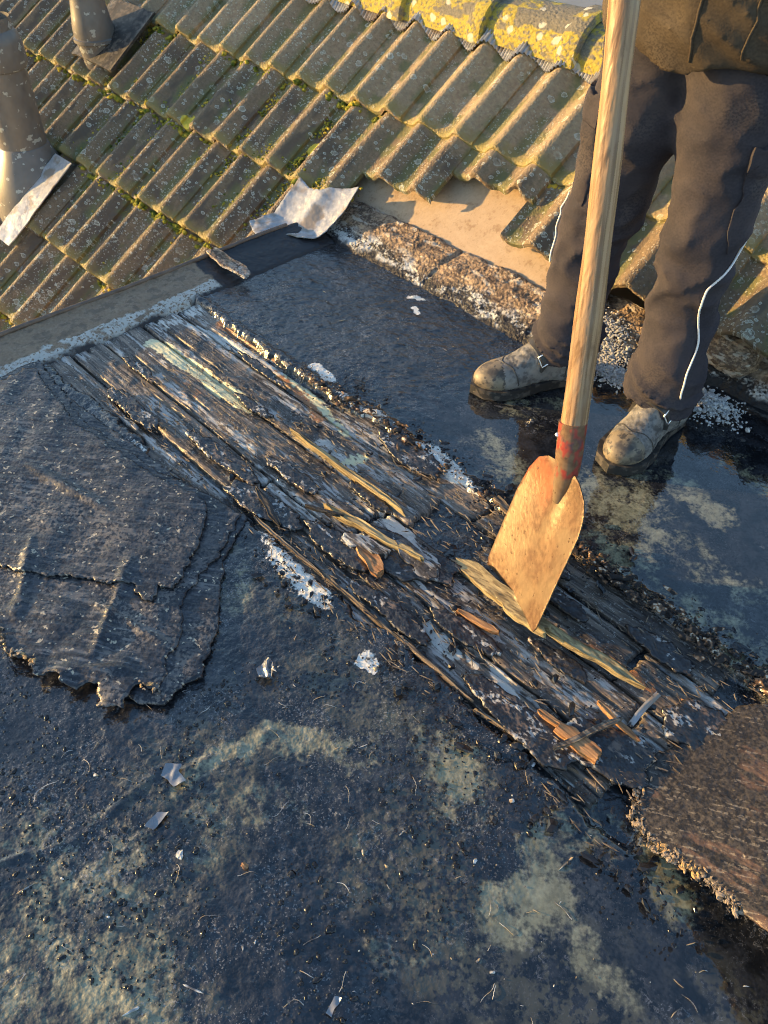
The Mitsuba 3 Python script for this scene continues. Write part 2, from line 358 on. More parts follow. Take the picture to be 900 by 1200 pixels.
scene['m_felt'] = {'type': 'twosided', 'bsdf': {'type': 'bumpmap', 'arbitrary': proc(lambda p, n, uv: fbm(p.x * 160, p.y * 160, p.z * 160, 4) + 1.2 * fbm((p.x + p.y) * 22, (p.y - p.x * .75) * 120, 3., 3), 7e-4), 'scale': .0014,
    'bsdf': {'type': 'principled', 'base_color': proc(felt_col), 'roughness': .38, 'specular': .5}}}
def flap_col(p, n, uv):
    st = fbm(p.x * 30, p.y * 130, 3., 4)
    fine = fbm(p.x * 260, p.y * 260, p.z * 260, 3)
    c = mix((.017, .0155, .0155), (.052, .046, .042), smoothstep(.35, .7, .15 * st + .85 * fine))
    c = mix(c, (.15, .09, .065), smoothstep(.54, .70, fbm(p.x * 18, p.y * 26, 15., 4)) * smoothstep(.4, .65, st) * .5)
    return mix(c, (.42, .38, .32), smoothstep(.60, .72, fbm((p.x + .5 * p.y) * 30, (p.y - .4 * p.x) * 260, 35., 4)) * smoothstep(.4, .6, fine) * .25)
scene['m_flap'] = {'type': 'twosided', 'bsdf': {'type': 'bumpmap', 'arbitrary': proc(lambda p, n, uv: fbm(p.x * 130, p.y * 170, p.z * 160, 4) + fbm(p.x * 30 + p.y * 20, p.y * 60, 4., 3), 7e-4), 'scale': .0026,
    'bsdf': {'type': 'principled', 'base_color': proc(flap_col), 'roughness': .5, 'specular': .45}}}
scene['m_flap_edge'] = {'type': 'principled', 'base_color': proc(lambda p, n, uv: mix(mix((.04, .035, .03), (.30, .235, .17), smoothstep(.35, .6, fbm(p.x * 160, p.y * 160, p.z * 160, 3))), (.42, .27, .12), smoothstep(.6, .7, fbm(p.x * 60, p.y * 60, 5., 3)))), 'roughness': .7, 'specular': .3}
def crumb_col(p, n, uv):
    r = fbm(p.x * 150, p.y * 150, p.z * 50, 2)
    c = mix((.02, .018, .018), (.22, .13, .075), smoothstep(.46, .70, r))
    return mix(c, (.48, .42, .33), smoothstep(.68, .74, r))
scene['m_crumb'] = {'type': 'principled', 'base_color': proc(crumb_col), 'roughness': .7, 'specular': .3}
def tar_col(p, n, uv):
    f = fbm(p.x * 150, p.y * 260, 3., 3)
    c = mix((.009, .009, .011), (.040, .041, .046), f)
    c = mix(c, (.15, .11, .085), smoothstep(.56, .68, fbm(p.x * 24, p.y * 60, 7., 4)) * smoothstep(.4, .6, f) * .7)
    return mix(c, (.40, .40, .39), smoothstep(.58, .68, fbm(p.x * 40, p.y * 70, 5., 4)) * smoothstep(.48, .6, f) * .8)
scene['m_tar'] = {'type': 'twosided', 'bsdf': {'type': 'bumpmap', 'arbitrary': proc(lambda p, n, uv: fbm(p.x * 120, p.y * 200, p.z * 100, 4), 7e-4), 'scale': .003,
    'bsdf': {'type': 'principled', 'base_color': proc(tar_col), 'roughness': .33, 'specular': .55}}}
scene['m_tar_crumb'] = {'type': 'principled', 'base_color': {'type': 'rgb', 'value': [.013, .013, .015]}, 'roughness': .2, 'specular': .5}
def fleck_col(p, n, uv):
    r = noise(p.x * 90, p.y * 90, 3.)
    c = mix((.09, .09, .10), (.50, .50, .49), smoothstep(.2, .8, r))
    return mix(c, (.42, .30, .17), smoothstep(.62, .7, noise(p.x * 120, p.y * 120, 9.)))
scene['m_fleck'] = {'type': 'principled', 'base_color': proc(fleck_col), 'roughness': .45, 'specular': .5}

# roof slope: tile plane z = N0 + tan(AL) * y, t = distance up the slope
AL, N0 = rad(34.67), -.9752
CA, SA = math.cos(AL), math.sin(AL)
def slope(e, t, off):
    e, t, off = np.broadcast_arrays(np.asarray(e, float), t, off)
    return np.stack([e, t * CA - off * SA, N0 + t * SA + off * CA], -1)
PITCHW, CREST0 = .147, -1.57
def tile_col(p, n, uv):
    t = p.y * CA + (p.z - N0) * SA
    off = -p.y * SA + (p.z - N0) * CA
    row = dr.floor((t - .915) / .3185)
    tid = cell_rand(dr.floor((p.x + 1.52) / .294), row, 3.)
    fine = fbm(p.x * 200, t * 200, 1., 3)
    big = fbm(p.x * 7, t * 7, 2., 4)
    low = smoothstep(2.24, 2.10, t)
    c = mix((.26, .195, .118), (.165, .118, .07), low) * (.82 + .3 * tid)
    c = c * (.7 + .6 * fine)
    c = mix(c, (.075, .058, .042), low * smoothstep(.45, .62, fbm(p.x * 30, t * 9, 5., 4)) * .75)
    ph = (p.x - CREST0) / PITCHW
    valley = .5 - .5 * dr.cos(2 * dr.pi * ph)
    gr = smoothstep(.35, .8, valley) * smoothstep(.36, .60, fbm(p.x * 24, t * 24, 7., 4) + .12 * (big - .5))
    c = mix(c, mix((.095, .115, .05), (.13, .12, .03), fine), gr * .75)
    # lichen: rings of pale crust, and small specks
    for k, (f, keep, r0) in enumerate(((26., .60, .30), (58., .60, .30), (120., .52, .3))):
        d, d2, h = voronoi(p.x * f + 3 * k + .2 * (fine - .5), t * f + .2 * (fine - .5))
        rr = r0 * (.5 + .6 * cell_rand(h * 1000., 5., k))
        dens = smoothstep(.47, .60, fbm(p.x * 6, t * 6, 30. + k, 4) + .07 * low)
        on = dr.select(h > keep, 1., 0.) * dens
        ring = smoothstep(rr, rr * .85, d) * (.35 + .65 * smoothstep(rr * .45, rr * .8, d))
        c = mix(c, (.44, .45, .38), on * ring * (.85 if k else .75) * smoothstep(.25, .5, fine + .1))
    # dirt washed down to the nose of each course, greenish yellow moss film
    fr = (t - .915) / .3185 - row
    nose = smoothstep(.16, .02, fr + .12 * (fbm(p.x * 40, t * 40, 12., 3) - .5))
    c = mix(c, mix((.26, .20, .05), (.20, .17, .06), fine), nose * .7 * smoothstep(.3, .55, fbm(p.x * 22, t * 22, 14., 3) + .08))
    for ex, tx, rx in ((-2.67, 1.895, .034), (-2.065, 2.0, .030)):
        d = dr.sqrt(dr.square(p.x - ex) + dr.square(t - tx)) / rx + .5 * (fbm(p.x * 60, t * 60, 2., 3) - .5)
        c = mix(c, mix((.42, .33, .03), (.55, .45, .06), fine), smoothstep(1., .85, d))
    return c
scene['m_tile'] = {'type': 'twosided', 'bsdf': {'type': 'bumpmap', 'arbitrary': proc(lambda p, n, uv: fbm(p.x * 220, p.y * 220, p.z * 220, 3) + .7 * fbm(p.x * 60, p.y * 60, p.z * 60, 3), 8e-4), 'scale': .004,
    'bsdf': {'type': 'principled', 'base_color': proc(tile_col), 'roughness': .62, 'specular': .4}}}
def ridge_col(p, n, uv):
    fine = fbm(p.x * 220, p.y * 220, p.z * 220, 3)
    c = mix((.085, .08, .06), (.22, .20, .155), fine)
    y = smoothstep(.53, .62, fbm(p.x * 16, p.y * 26, p.z * 26, 4) + .18 * smoothstep(.56, .46, p.z))
    c = mix(c, mix((.22, .18, .03), (.46, .36, .07), fine), y * smoothstep(.3, .5, fbm(p.x * 110, p.y * 110, p.z * 110, 3)))
    d, d2, h = voronoi(p.x * 30, p.y * 30 + p.z * 22)
    return mix(c, (.50, .49, .40), smoothstep(.42, .22, d + .6 * (fbm(p.x * 70, p.y * 70, p.z * 70, 3) - .5)) * dr.select(h > .80, .8, 0.))
scene['m_ridge'] = {'type': 'twosided', 'bsdf': {'type': 'bumpmap', 'arbitrary': proc(lambda p, n, uv: fbm(p.x * 160, p.y * 160, p.z * 160, 4), 8e-4), 'scale': .006,
    'bsdf': {'type': 'principled', 'base_color': proc(ridge_col), 'roughness': .8, 'specular': .3}}}
def moss_col(p, n, uv):
    r = fbm(p.x * 60, p.y * 60, p.z * 60, 3)
    c = mix((.05, .075, .012), (.26, .24, .035), smoothstep(.3, .65, r))
    return mix(c, (.46, .34, .05), smoothstep(.54, .68, fbm(p.x * 25, p.y * 25, p.z * 25 + 5, 3)))
scene['m_moss'] = {'type': 'principled', 'base_color': proc(moss_col), 'roughness': .9, 'specular': .15}
def under_col(p, n, uv):
    fine = fbm(p.x * 180, p.y * 180, 1., 3)
    return mix(mix((.34, .25, .17), (.44, .34, .24), fine), (.27, .19, .12), smoothstep(.48, .72, .6 * fbm(p.x * 26, p.y * 40, 4., 4) + .4 * fine))
scene['m_under'] = {'type': 'twosided', 'bsdf': {'type': 'principled', 'base_color': proc(under_col), 'roughness': .8, 'specular': .3}}
def curb_col(p, n, uv):
    fine = fbm(p.x * 200, p.y * 200, p.z * 200, 3)
    c = mix((.09, .06, .04), (.34, .24, .155), smoothstep(.35, .68, .55 * fine + .45 * fbm(p.x * 40, p.y * 40, p.z * 40, 4)))
    c = mix(c, (.50, .44, .36), smoothstep(.58, .68, fbm(p.x * 30, p.y * 70, p.z * 70 + 3, 4)) * .7)
    h = p.z + .022 * (fbm(p.x * 22, p.y * 22, 7., 4) - .5) * 2
    lo = smoothstep(.052, .026, h)
    base = mix((.016, .016, .019), (.45, .46, .46), smoothstep(.46, .66, .6 * fbm(p.x * 26, p.z * 60, p.y * 40, 4) + .4 * fine + .1 * smoothstep(-1.3, -1.8, p.x)) * smoothstep(.006, .018, h))
    return mix(c, base, lo)
scene['m_curb'] = {'type': 'twosided', 'bsdf': {'type': 'bumpmap', 'arbitrary': proc(lambda p, n, uv: fbm(p.x * 150, p.y * 150, p.z * 150, 4), 8e-4), 'scale': .008,
    'bsdf': {'type': 'principled', 'base_color': proc(curb_col), 'roughness': .62, 'specular': .4}}}
def trim_col(p, n, uv):
    fine = fbm(p.x * 200, p.y * 200, p.z * 200, 3)
    c = mix((.16, .108, .068), (.27, .195, .125), fine)
    c = mix(c, (.06, .045, .033), smoothstep(.50, .72, fbm(p.x * 90, p.y * 60, 3., 4)) * .45)
    u = p.x + 1.785 + .022 * (fbm(p.y * 24, p.x * 30, 5., 4) - .5) * 2
    paint = smoothstep(0., .006, u) * smoothstep(.28, .5, fbm(p.x * 70, p.y * 50, 8., 4) + .08)
    c = mix(c, (.42, .41, .37), paint * smoothstep(.3, .5, fine))
    tar = smoothstep(1.035, 1.045, p.y + .03 * (fbm(p.x * 40, p.y * 20, 9., 3) - .5))
    tar = dr.maximum(tar, smoothstep(.035, .05, u))
    return mix(c, (.018, .018, .021), tar)
scene['m_trim'] = {'type': 'twosided', 'bsdf': {'type': 'bumpmap', 'arbitrary': proc(lambda p, n, uv: fbm(p.x * 120, p.y * 120, p.z * 120, 4), 8e-4), 'scale': .004,
    'bsdf': {'type': 'principled', 'base_color': proc(trim_col), 'roughness': .5, 'specular': .5}}}
scene['m_lip'] = {'type': 'twosided', 'bsdf': {'type': 'principled', 'base_color': proc(lambda p, n, uv: mix((.06, .04, .03), (.20, .14, .10), fbm(p.x * 60, p.y * 40, p.z * 60, 4))), 'roughness': .55}}
def lead_col(p, n, uv):
    fine = fbm(p.x * 90, p.y * 90, p.z * 90, 4)
    c = mix((.25, .26, .28), (.46, .46, .46), fine)
    return mix(c, (.24, .19, .14), smoothstep(.52, .66, fbm(p.x * 18, p.y * 18, p.z * 18 + 5, 4)) * .8)
scene['m_lead'] = {'type': 'twosided', 'bsdf': {'type': 'bumpmap', 'arbitrary': proc(lambda p, n, uv: fbm(p.x * 40, p.y * 40, p.z * 40, 4), 1e-3), 'scale': .004,
    'bsdf': {'type': 'principled', 'base_color': proc(lead_col), 'metallic': .35, 'roughness': .42, 'specular': .5}}}
scene['m_foil'] = {'type': 'twosided', 'bsdf': {'type': 'principled', 'base_color': {'type': 'rgb', 'value': [.24, .25, .27]}, 'metallic': .5, 'roughness': .35}}
def plastic_col(p, n, uv):
    c = mix((.085, .078, .070), (.14, .127, .112), fbm(p.x * 40, p.y * 40, p.z * 25, 4))
    return mix(c, (.34, .35, .31), smoothstep(.66, .72, fbm(p.x * 45, p.y * 45, p.z * 45, 3)) * .7)
scene['m_pipe'] = {'type': 'twosided', 'bsdf': {'type': 'principled', 'base_color': proc(plastic_col), 'roughness': .42, 'specular': .5}}

# cloth, leather, tools
def cloth(a, b, f, dusty=None):
    def fn(p, n, uv):
        w = fbm(p.x * 350, p.y * 350, p.z * 350, 2)
        c = mix(a, b, smoothstep(.3, .7, .4 * w + .6 * fbm(p.x * f, p.y * f, p.z * f, 4)))
        if dusty: c = mix(c, dusty, smoothstep(.52, .72, fbm(p.x * 14, p.y * 14, p.z * 9, 4)) * smoothstep(.35, .6, w) * .55)
        return c
    return fn
scene['m_trousers'] = {'type': 'twosided', 'bsdf': {'type': 'bumpmap', 'arbitrary': proc(lambda p, n, uv: fbm(p.x * 500, p.y * 500, p.z * 500, 2) + 3 * fbm(p.x * 30, p.y * 30, p.z * 45, 3), 8e-4), 'scale': .0006,
    'bsdf': {'type': 'principled', 'base_color': proc(cloth((.031, .029, .036), (.050, .044, .050), 16., (.076, .064, .060))), 'roughness': .85, 'specular': .15}}}
scene['m_jacket'] = {'type': 'twosided', 'bsdf': {'type': 'bumpmap', 'arbitrary': proc(lambda p, n, uv: fbm(p.x * 500, p.y * 500, p.z * 500, 2) + 6 * fbm(p.x * 16, p.y * 16, p.z * 22, 2), 8e-4), 'scale': .0006,
    'bsdf': {'type': 'principled', 'base_color': proc(cloth((.042, .032, .023), (.070, .054, .037), 14., (.095, .075, .053))), 'roughness': .75, 'specular': .2}}}
scene['m_piping'] = {'type': 'principled', 'base_color': {'type': 'rgb', 'value': [.62, .62, .62]}, 'roughness': .5}
scene['m_skin'] = {'type': 'principled', 'base_color': {'type': 'rgb', 'value': [.50, .30, .21]}, 'roughness': .5}
scene['m_hair'] = {'type': 'principled', 'base_color': {'type': 'rgb', 'value': [.05, .035, .025]}, 'roughness': .6}
def boot_col(p, n, uv):
    f = fbm(p.x * 120, p.y * 120, p.z * 120, 3)
    c = mix((.070, .069, .068), (.165, .160, .152), smoothstep(.35, .65, f))
    c = mix(c, (.22, .205, .18), smoothstep(.42, .72, fbm(p.x * 32, p.y * 32, p.z * 32, 4)) * .7)
    return mix(c, (.035, .034, .034), smoothstep(.55, .72, fbm(p.x * 90, p.y * 90, p.z * 90 + 4, 4)) * .25)
scene['m_boot'] = {'type': 'twosided', 'bsdf': {'type': 'bumpmap', 'arbitrary': proc(lambda p, n, uv: fbm(p.x * 120, p.y * 120, p.z * 120, 4), 8e-4), 'scale': .003,
    'bsdf': {'type': 'principled', 'base_color': proc(boot_col), 'roughness': .5, 'specular': .5}}}
scene['m_boot_toe'] = {'type': 'principled', 'base_color': proc(lambda p, n, uv: mix(mix((.06, .054, .048), (.19, .155, .105), smoothstep(.3, .6, fbm(p.x * 45, p.y * 45, p.z * 45, 4))), (.05, .045, .04), smoothstep(.52, .72, fbm(p.x * 150, p.y * 110, p.z * 110 + 3, 3)))), 'roughness': .5, 'specular': .5}
scene['m_strap'] = {'type': 'twosided', 'bsdf': {'type': 'principled', 'base_color': proc(lambda p, n, uv: mix((.022, .022, .022), (.06, .056, .05), fbm(p.x * 90, p.y * 90, p.z * 90, 3))), 'roughness': .45}}
scene['m_sole'] = {'type': 'principled', 'base_color': proc(lambda p, n, uv: mix((.018, .017, .016), (.07, .06, .05), smoothstep(.45, .7, fbm(p.x * 80, p.y * 80, p.z * 80, 3)))), 'roughness': .6}
scene['m_buckle'] = {'type': 'roughconductor', 'material': 'Al', 'alpha': .25}
def rust_col(p, n, uv):
    f = fbm(p.x * 140, p.y * 140, p.z * 140, 3)
    st = fbm(p.x * 90, p.y * 90, p.z * 14, 4)
    c = mix((.10, .054, .030), (.18, .112, .060), smoothstep(.3, .7, .5 * f + .5 * st))
    c = mix(c, (.21, .155, .09), smoothstep(.45, .7, fbm(p.x * 16, p.y * 16, p.z * 16, 4)) * .6)
    c = mix(c, (.30, .075, .03), smoothstep(.155, .195, p.z + .03 * (fbm(p.x * 30, p.y * 30, p.z * 30, 3) - .5)) * smoothstep(.245, .20, p.z) * smoothstep(-.47, -.52, p.x) * .8)
    return mix(c, (.08, .045, .025), smoothstep(.70, .76, fbm(p.x * 110, p.y * 110, p.z * 110 + 9, 3)))
scene['m_blade'] = {'type': 'twosided', 'bsdf': {'type': 'bumpmap', 'arbitrary': proc(lambda p, n, uv: fbm(p.x * 150, p.y * 150, p.z * 150, 4), 6e-4), 'scale': .0007,
    'bsdf': {'type': 'principled', 'base_color': proc(rust_col), 'metallic': .3, 'roughness': .42, 'specular': .5}}}
def socket_col(p, n, uv):
    f = fbm(p.x * 120, p.y * 120, p.z * 120, 3)
    rust = rust_col(p, n, uv)
    red = mix(mix((.20, .02, .015), (.34, .06, .04), f), (.05, .05, .055), smoothstep(.54, .70, fbm(p.x * 70, p.y * 70, p.z * 40, 4)) * .8)
    return mix(rust, red, smoothstep(.25, .275, p.z + .05 * (fbm(p.x * 45, p.y * 45, p.z * 45, 3) - .5)) * smoothstep(.45, .60, fbm(p.x * 90, p.y * 90, p.z * 35 + 7, 4)))
scene['m_socket'] = {'type': 'twosided', 'bsdf': {'type': 'principled', 'base_color': proc(socket_col), 'metallic': .2, 'roughness': .45}}
HAX = np.array([-.222, .195, .955]); HAX /= np.linalg.norm(HAX)
def handle_col(p, n, uv):
    s = p.x * HAX[0] + p.y * HAX[1] + p.z * HAX[2]
    g = fbm((p.x + .232 * s) * 260, (p.y - .204 * s) * 260, s * 5, 4)
    c = mix((.16, .088, .042), (.33, .205, .105), smoothstep(.32, .66, g))
    c = mix(c, (.12, .065, .03), smoothstep(.60, .72, fbm(p.x * 60, p.y * 60, s * 12 + 3, 4)) * .7)
    return mix(c, (.26, .20, .14), smoothstep(.5, .7, fbm(p.x * 60, p.y * 60, s * 5 + 9, 3)) * .4)
scene['m_handle'] = {'type': 'bumpmap', 'arbitrary': proc(lambda p, n, uv: fbm(p.x * 200, p.y * 200, p.z * 14, 3), 6e-4), 'scale': .0015,
    'bsdf': {'type': 'principled', 'base_color': proc(handle_col), 'roughness': .45, 'specular': .5}}
def granule_col(p, n, uv): return mix((.28, .28, .28), (.60, .59, .57), noise(p.x * 160, p.y * 160, p.z * 160))
scene['m_granule'] = {'type': 'principled', 'base_color': proc(granule_col), 'roughness': .7}
scene['m_ground'] = {'type': 'principled', 'base_color': proc(lambda p, n, uv: mix((.16, .16, .15), (.24, .235, .22), fbm(p.x * .8, p.y * .8, 1., 5))), 'roughness': .9}
scene['m_wall'] = {'type': 'principled', 'base_color': proc(lambda p, n, uv: mix((.45, .42, .37), (.52, .49, .44), fbm(p.x * 8, p.y * 8, p.z * 8, 4))), 'roughness': .9}

# ------------------------------------------------------------------ the flat roof
EDGE_E, BASE_S = -1.87, 1.445
def base_s(x): return BASE_S + .21 * np.clip((x + 1.0) / .45, 0, 1) ** 1.3
def strip(x, y):
    """1 where the bitumen is stripped off down to the boards"""
    lo = .515 + .035 * (nfb(x * 9, 3.1, 0) - .5) * 2 + .012 * (nfb(x * 45, 3.1, 0) - .5) * 2
    lo = lo + .045 * np.clip((x + 1.05) / .1, 0, 1)
    hi = .955 + .02 * (nfb(x * 8, 8.1, 0) - .5) * 2 + .014 * (nfb(x * 50, 8.1, 0) - .5) * 2
    a = np.clip((y - lo) / .008, 0, 1) * np.clip((hi - y) / .008, 0, 1)
    e1 = -.055 + .05 * (nfb(y * 14, 5.5, 0) - .5) * 2
    return a * np.clip((e1 - x) / .01, 0, 1) * np.clip((x + 1.80) / .01, 0, 1), lo, hi
def deck_z(x, y):
    w = wet_n(x, y)
    z = .010 * (nfb(x * 4, y * 4, 1.5, 3) - .5) * (1 - .9 * w)
    rel = .0042 * (nfb(x * 38, y * 38, 2.5, 4) - .5) + .004 * (np.abs(nfb(x * 30 + y * 14, y * 34 - x * 8, 4.5, 4) - .5) * 2)
    spots = np.clip(nfb(x * 110, y * 110, 6.5, 2) - .66, 0, 1) * .018
    z = z + (rel + spots) * (1 - .93 * w) - .003 * w
    a, lo, hi = strip(x, y)
    q = np.stack([x, y], -1)
    for (ax_, ay_), (bx_, by_) in (((-.68, -.14), (-.614, -.005)), ((-.614, -.005), (-.622, .135)), ((-.60, .16), (-.56, .30))):
        dx_, dy_ = bx_ - ax_, by_ - ay_
        t_ = np.clip(((x - ax_) * dx_ + (y - ay_) * dy_) / (dx_ * dx_ + dy_ * dy_), 0, 1)
        dd_ = np.hypot(x - ax_ - t_ * dx_ + .010 * (nfb(x * 30, y * 30, 3.9) - .5), y - ay_ - t_ * dy_)
        z = z + .005 * np.exp(-(dd_ / .006) ** 2) * np.clip(2.2 * nfb(x * 34, y * 34, 6.9, 3) - .6, 0, 1)
    lip = .010 * np.exp(-((y - hi - .012) / .014) ** 2) * (nfb(x * 40, y * 40, 7.5, 3) * 1.4) + .007 * np.exp(-((y - lo + .012) / .012) ** 2) * nfb(x * 40, y * 40, 9.5, 3)
    z = z + lip * (1 - a) * (x < -.03)
    return z * (1 - a) - .016 * a
def axis(a0, f0, f1, a1, fine, coarse):
    return np.unique(np.concatenate([np.arange(a0, f0, coarse), np.arange(f0, f1, fine), np.arange(f1, a1 + coarse / 2, coarse)]))
gx = axis(EDGE_E, EDGE_E, .40, 3.2, .0045, .06); gy = axis(-2.0, -.25, 1.66, 1.72, .0045, .05)
X, Y = np.meshgrid(gx, gy, indexing='ij')
scene['flat_roof'] = ply(slab(X, Y, deck_z(X, Y), .12), 'm_deck', True)
tag('flat_roof', 'wet black bitumen flat roof with silt and algae patches', kind='structure')

# boards laid bare where the bitumen was stripped
def board(x0, x1, y0, y1, z0, seed, tilt=0.0, jag=(0, 0)):
    nu, nv = max(8, int((x1 - x0) / .006)), max(8, int((y1 - y0) / .0035))
    u, v = np.meshgrid(np.linspace(0, 1, nu), np.linspace(0, 1, nv), indexing='ij')
    x, y = x0 + (x1 - x0) * u, y0 + (y1 - y0) * v
    y = y + .004 * (nfb(x * 8, seed, 0) - .5) * 2 + np.where(v > .97, .003, 0) * (nfb(x * 50, seed, 3.) - .5) - np.where(v < .03, .003, 0) * (nfb(x * 50, seed, 5.) - .5)
    x = x + jag[0] * (1 - u) ** 8 * (nfb(v * 9, seed, 1., 3) - .5) * 2 + jag[1] * u ** 8 * (nfb(v * 9, seed, 2., 3) - .5) * 2
    z = z0 + tilt * (v - .5) * .6 + .004 * (nfb(x * 5, y * 200, seed, 4) - .5) + .004 * (nfb(x * 7, y * 14, seed + 3., 3) - .5)
    crack = nfb(x * 2.2, y * 60, seed + 9.3, 3)
    z = z - .010 * np.clip((crack - .64) / .05, 0, 1)
    tar = nfb(x * 22, y * 30, seed + 20.1, 4)
    z = z + .003 * np.clip((tar - .56) / .12, 0, 1)
    ed = np.minimum(np.minimum(v, 1 - v) * (y1 - y0), np.minimum(u, 1 - u) * (x1 - x0))
    z = z - .003 * np.exp(-ed / .003)
    return slab(x, y, z, .020)
rows = [
 (.500, .572, [(-1.75, -.965, -.004, 0), (-.955, -.36, -.008, .0)]),
 (.577, .662, [(-1.745, -1.03, -.006, .006), (-1.02, -.262, -.004, .004), (-.255, -.14, -.006, 0)]),
 (.667, .777, [(-1.745, -.80, -.004, .003), (-.79, -.182, -.005, .004), (-.172, -.05, -.006, 0)]),
 (.783, .882, [(-1.74, -.735, -.003, .003), (-.59, -.245, -.005, -.006), (-.235, -.05, -.006, .002)]),
 (.887, .960, [(-1.74, -.66, -.008, .008), (-.65, -.115, -.006, .004)]),
]
k = 0
for y0, y1, L in rows:
    for x0, x1, z0, tl in L:
        k += 1
        piece('flat_roof__board', board(x0, x1, y0, y1, z0, k * 3.7, tl, (.01 if x0 > -1.2 else .003, .02 if -1.1 < x1 < -.6 else .004)), 'm_board', True)

# curb at the foot of the slope
def curb():
    e = np.arange(EDGE_E + .005, 1.4, .006); q = np.linspace(0, 1, 44)
    E_, Q = np.meshgrid(e, q, indexing='ij')
    b = base_s(E_); top = np.maximum(1.70, b + .15)
    s = b + (top - b) * Q
    prof = np.interp(Q, [0, .10, .38, .55, .7, 1.0], [-.012, .010, .056, .066, .064, .085])
    seam = np.zeros_like(E_)
    for c in (-1.36, -.99, -.40): seam += np.exp(-((E_ - c - .04 * (Q - .4)) / .006) ** 2)
    z = prof + .014 * (nfb(E_ * 16, s * 30, 1.1, 4) - .5) * np.clip(Q * 6, 0, 1) + .010 * (nfb(E_ * 90, s * 90, 4.1, 3) - .5) - .008 * seam * np.clip(Q * 5, 0, 1)
    z = z + .014 * np.exp(-((Q - .62) / .05) ** 2) * (nfb(E_ * 12, 2.2, 0, 3))
    z = np.minimum(z, N0 + math.tan(AL) * s - .030)
    return slab(E_, s + .012 * (nfb(E_ * 20, Q * 3, 8.1, 3) - .5), z, .05)
scene['flat_roof__curb'] = ply(curb(), 'm_curb', True)
# edge trim with a rusty lip
def trim():
    s = np.arange(-2.0, 1.47, .008); q = np.linspace(0, 1, 26)
    S_, Q = np.meshgrid(s, q, indexing='ij')
    e = -1.876 + .145 * Q
    prof = np.interp(Q, [0, .06, .12, .5, .9, 1.0], [.034, .036, .030, .020, .006, -.014])
    z = prof + .006 * (nfb(S_ * 18, e * 40, 2.1, 4) - .5) + .004 * (nfb(S_ * 70, e * 70, 5.1, 3) - .5)
    return slab(e + .006 * (nfb(S_ * 14, Q * 2, 3.3, 3) - .5), S_, z, .05)
tm = trim(); tm.invert()
scene['flat_roof__edge_trim'] = ply(tm, 'm_trim', True)
sy = np.arange(-2, 1.40, .02)
scene['flat_roof__edge_lip'] = ply(tube(np.stack([-1.874 + .003 * np.sin(sy * 9), sy, .037 + .004 * (nfb(sy * 6, 1.3, 0) - .5)], 1), .0065, 8), 'm_lip', True)

# ------------------------------------------------------------------ the tiled slope
def prof(e): return .0195 * np.cos(2 * np.pi * (e - CREST0) / PITCHW) + .003 * np.cos(4 * np.pi * (e - CREST0) / PITCHW)
def tile(e1, t0, length, seed, w=.294, rot=0.0, chip=0.0):
    """double roll concrete tile, its right joint at e1 and its nose at t0"""
    nu, nv = 34, 9
    u, v = np.meshgrid(np.linspace(-w - .016, 0, nu), np.concatenate([[0, .006, .02], np.linspace(.05, length, nv - 3)]), indexing='ij')
    r = np.random.default_rng(seed)
    dt, dz = r.uniform(-.004, .004), r.uniform(-.003, .003)
    e = e1 + u
    nz = nfb(e * 60, seed, 1., 3) - .5
    t = t0 + dt + v + np.where(v < .015, .006 * nz, 0) + chip * np.where(v < .03, np.clip(nfb(e * 14, seed, 3., 3) - .5, 0, 1), 0) + rot * u
    off = prof(e) + dz - .024 * v / .3185 + .009 * (u + w) / w - np.where(v == 0, .006, 0) + .0022 * (nfb(e * 26, t * 26, seed, 3) - .5)
    th = .014
    top = slope(e, t, off); bot = slope(e, t, off - th)
    n = nu * nv; V = np.vstack([top.reshape(-1, 3), bot.reshape(-1, 3)])
    f = grid_faces(nu, nv); i = np.arange(n).reshape(nu, nv)
    loop = np.concatenate([i[:-1, 0], i[-1, :-1], i[1:, -1][::-1], i[0, 1:][::-1]]); nxt = np.roll(loop, -1)
    side = np.vstack([np.stack([loop, loop + n, nxt + n], 1), np.stack([loop, nxt + n, nxt], 1)])
    return trimesh.Trimesh(V, np.vstack([f, f[:, ::-1] + n, side]), process=False)
NOSE = lambda i: .915 + .3185 * i
tcount = 0
for i in range(-2, 5):
    lo_e = {-2: -3.6, -1: -3.9, 0: -4.3, 1: -4.9, 2: -5.3, 3: -5.7, 4: -5.9}[i]
    j = -1.52 + .294 * 7
    while j > lo_e:
        t0, ln, chip, skip = NOSE(i), .372, 0.0, False
        if i == 4: ln = .34
        if i <= 2 and j > -1.80: skip = True                 # the flat roof stands here
        if i == 2 and -1.85 < j < -1.7: skip = False
        if i == 2 and j > -1.79: skip = True
        if i == 3 and j > -1.75:
            t0 = 1.985; ln = .26
            if -1.30 < j < -1.2: t0, ln, chip = 2.10, .15, .05       # the broken one over the gap
        if not skip:
            tcount += 1
            piece('tiled_roof__tile', tile(j, t0, ln, tcount, chip=chip), 'm_tile', 40)
        j -= .294
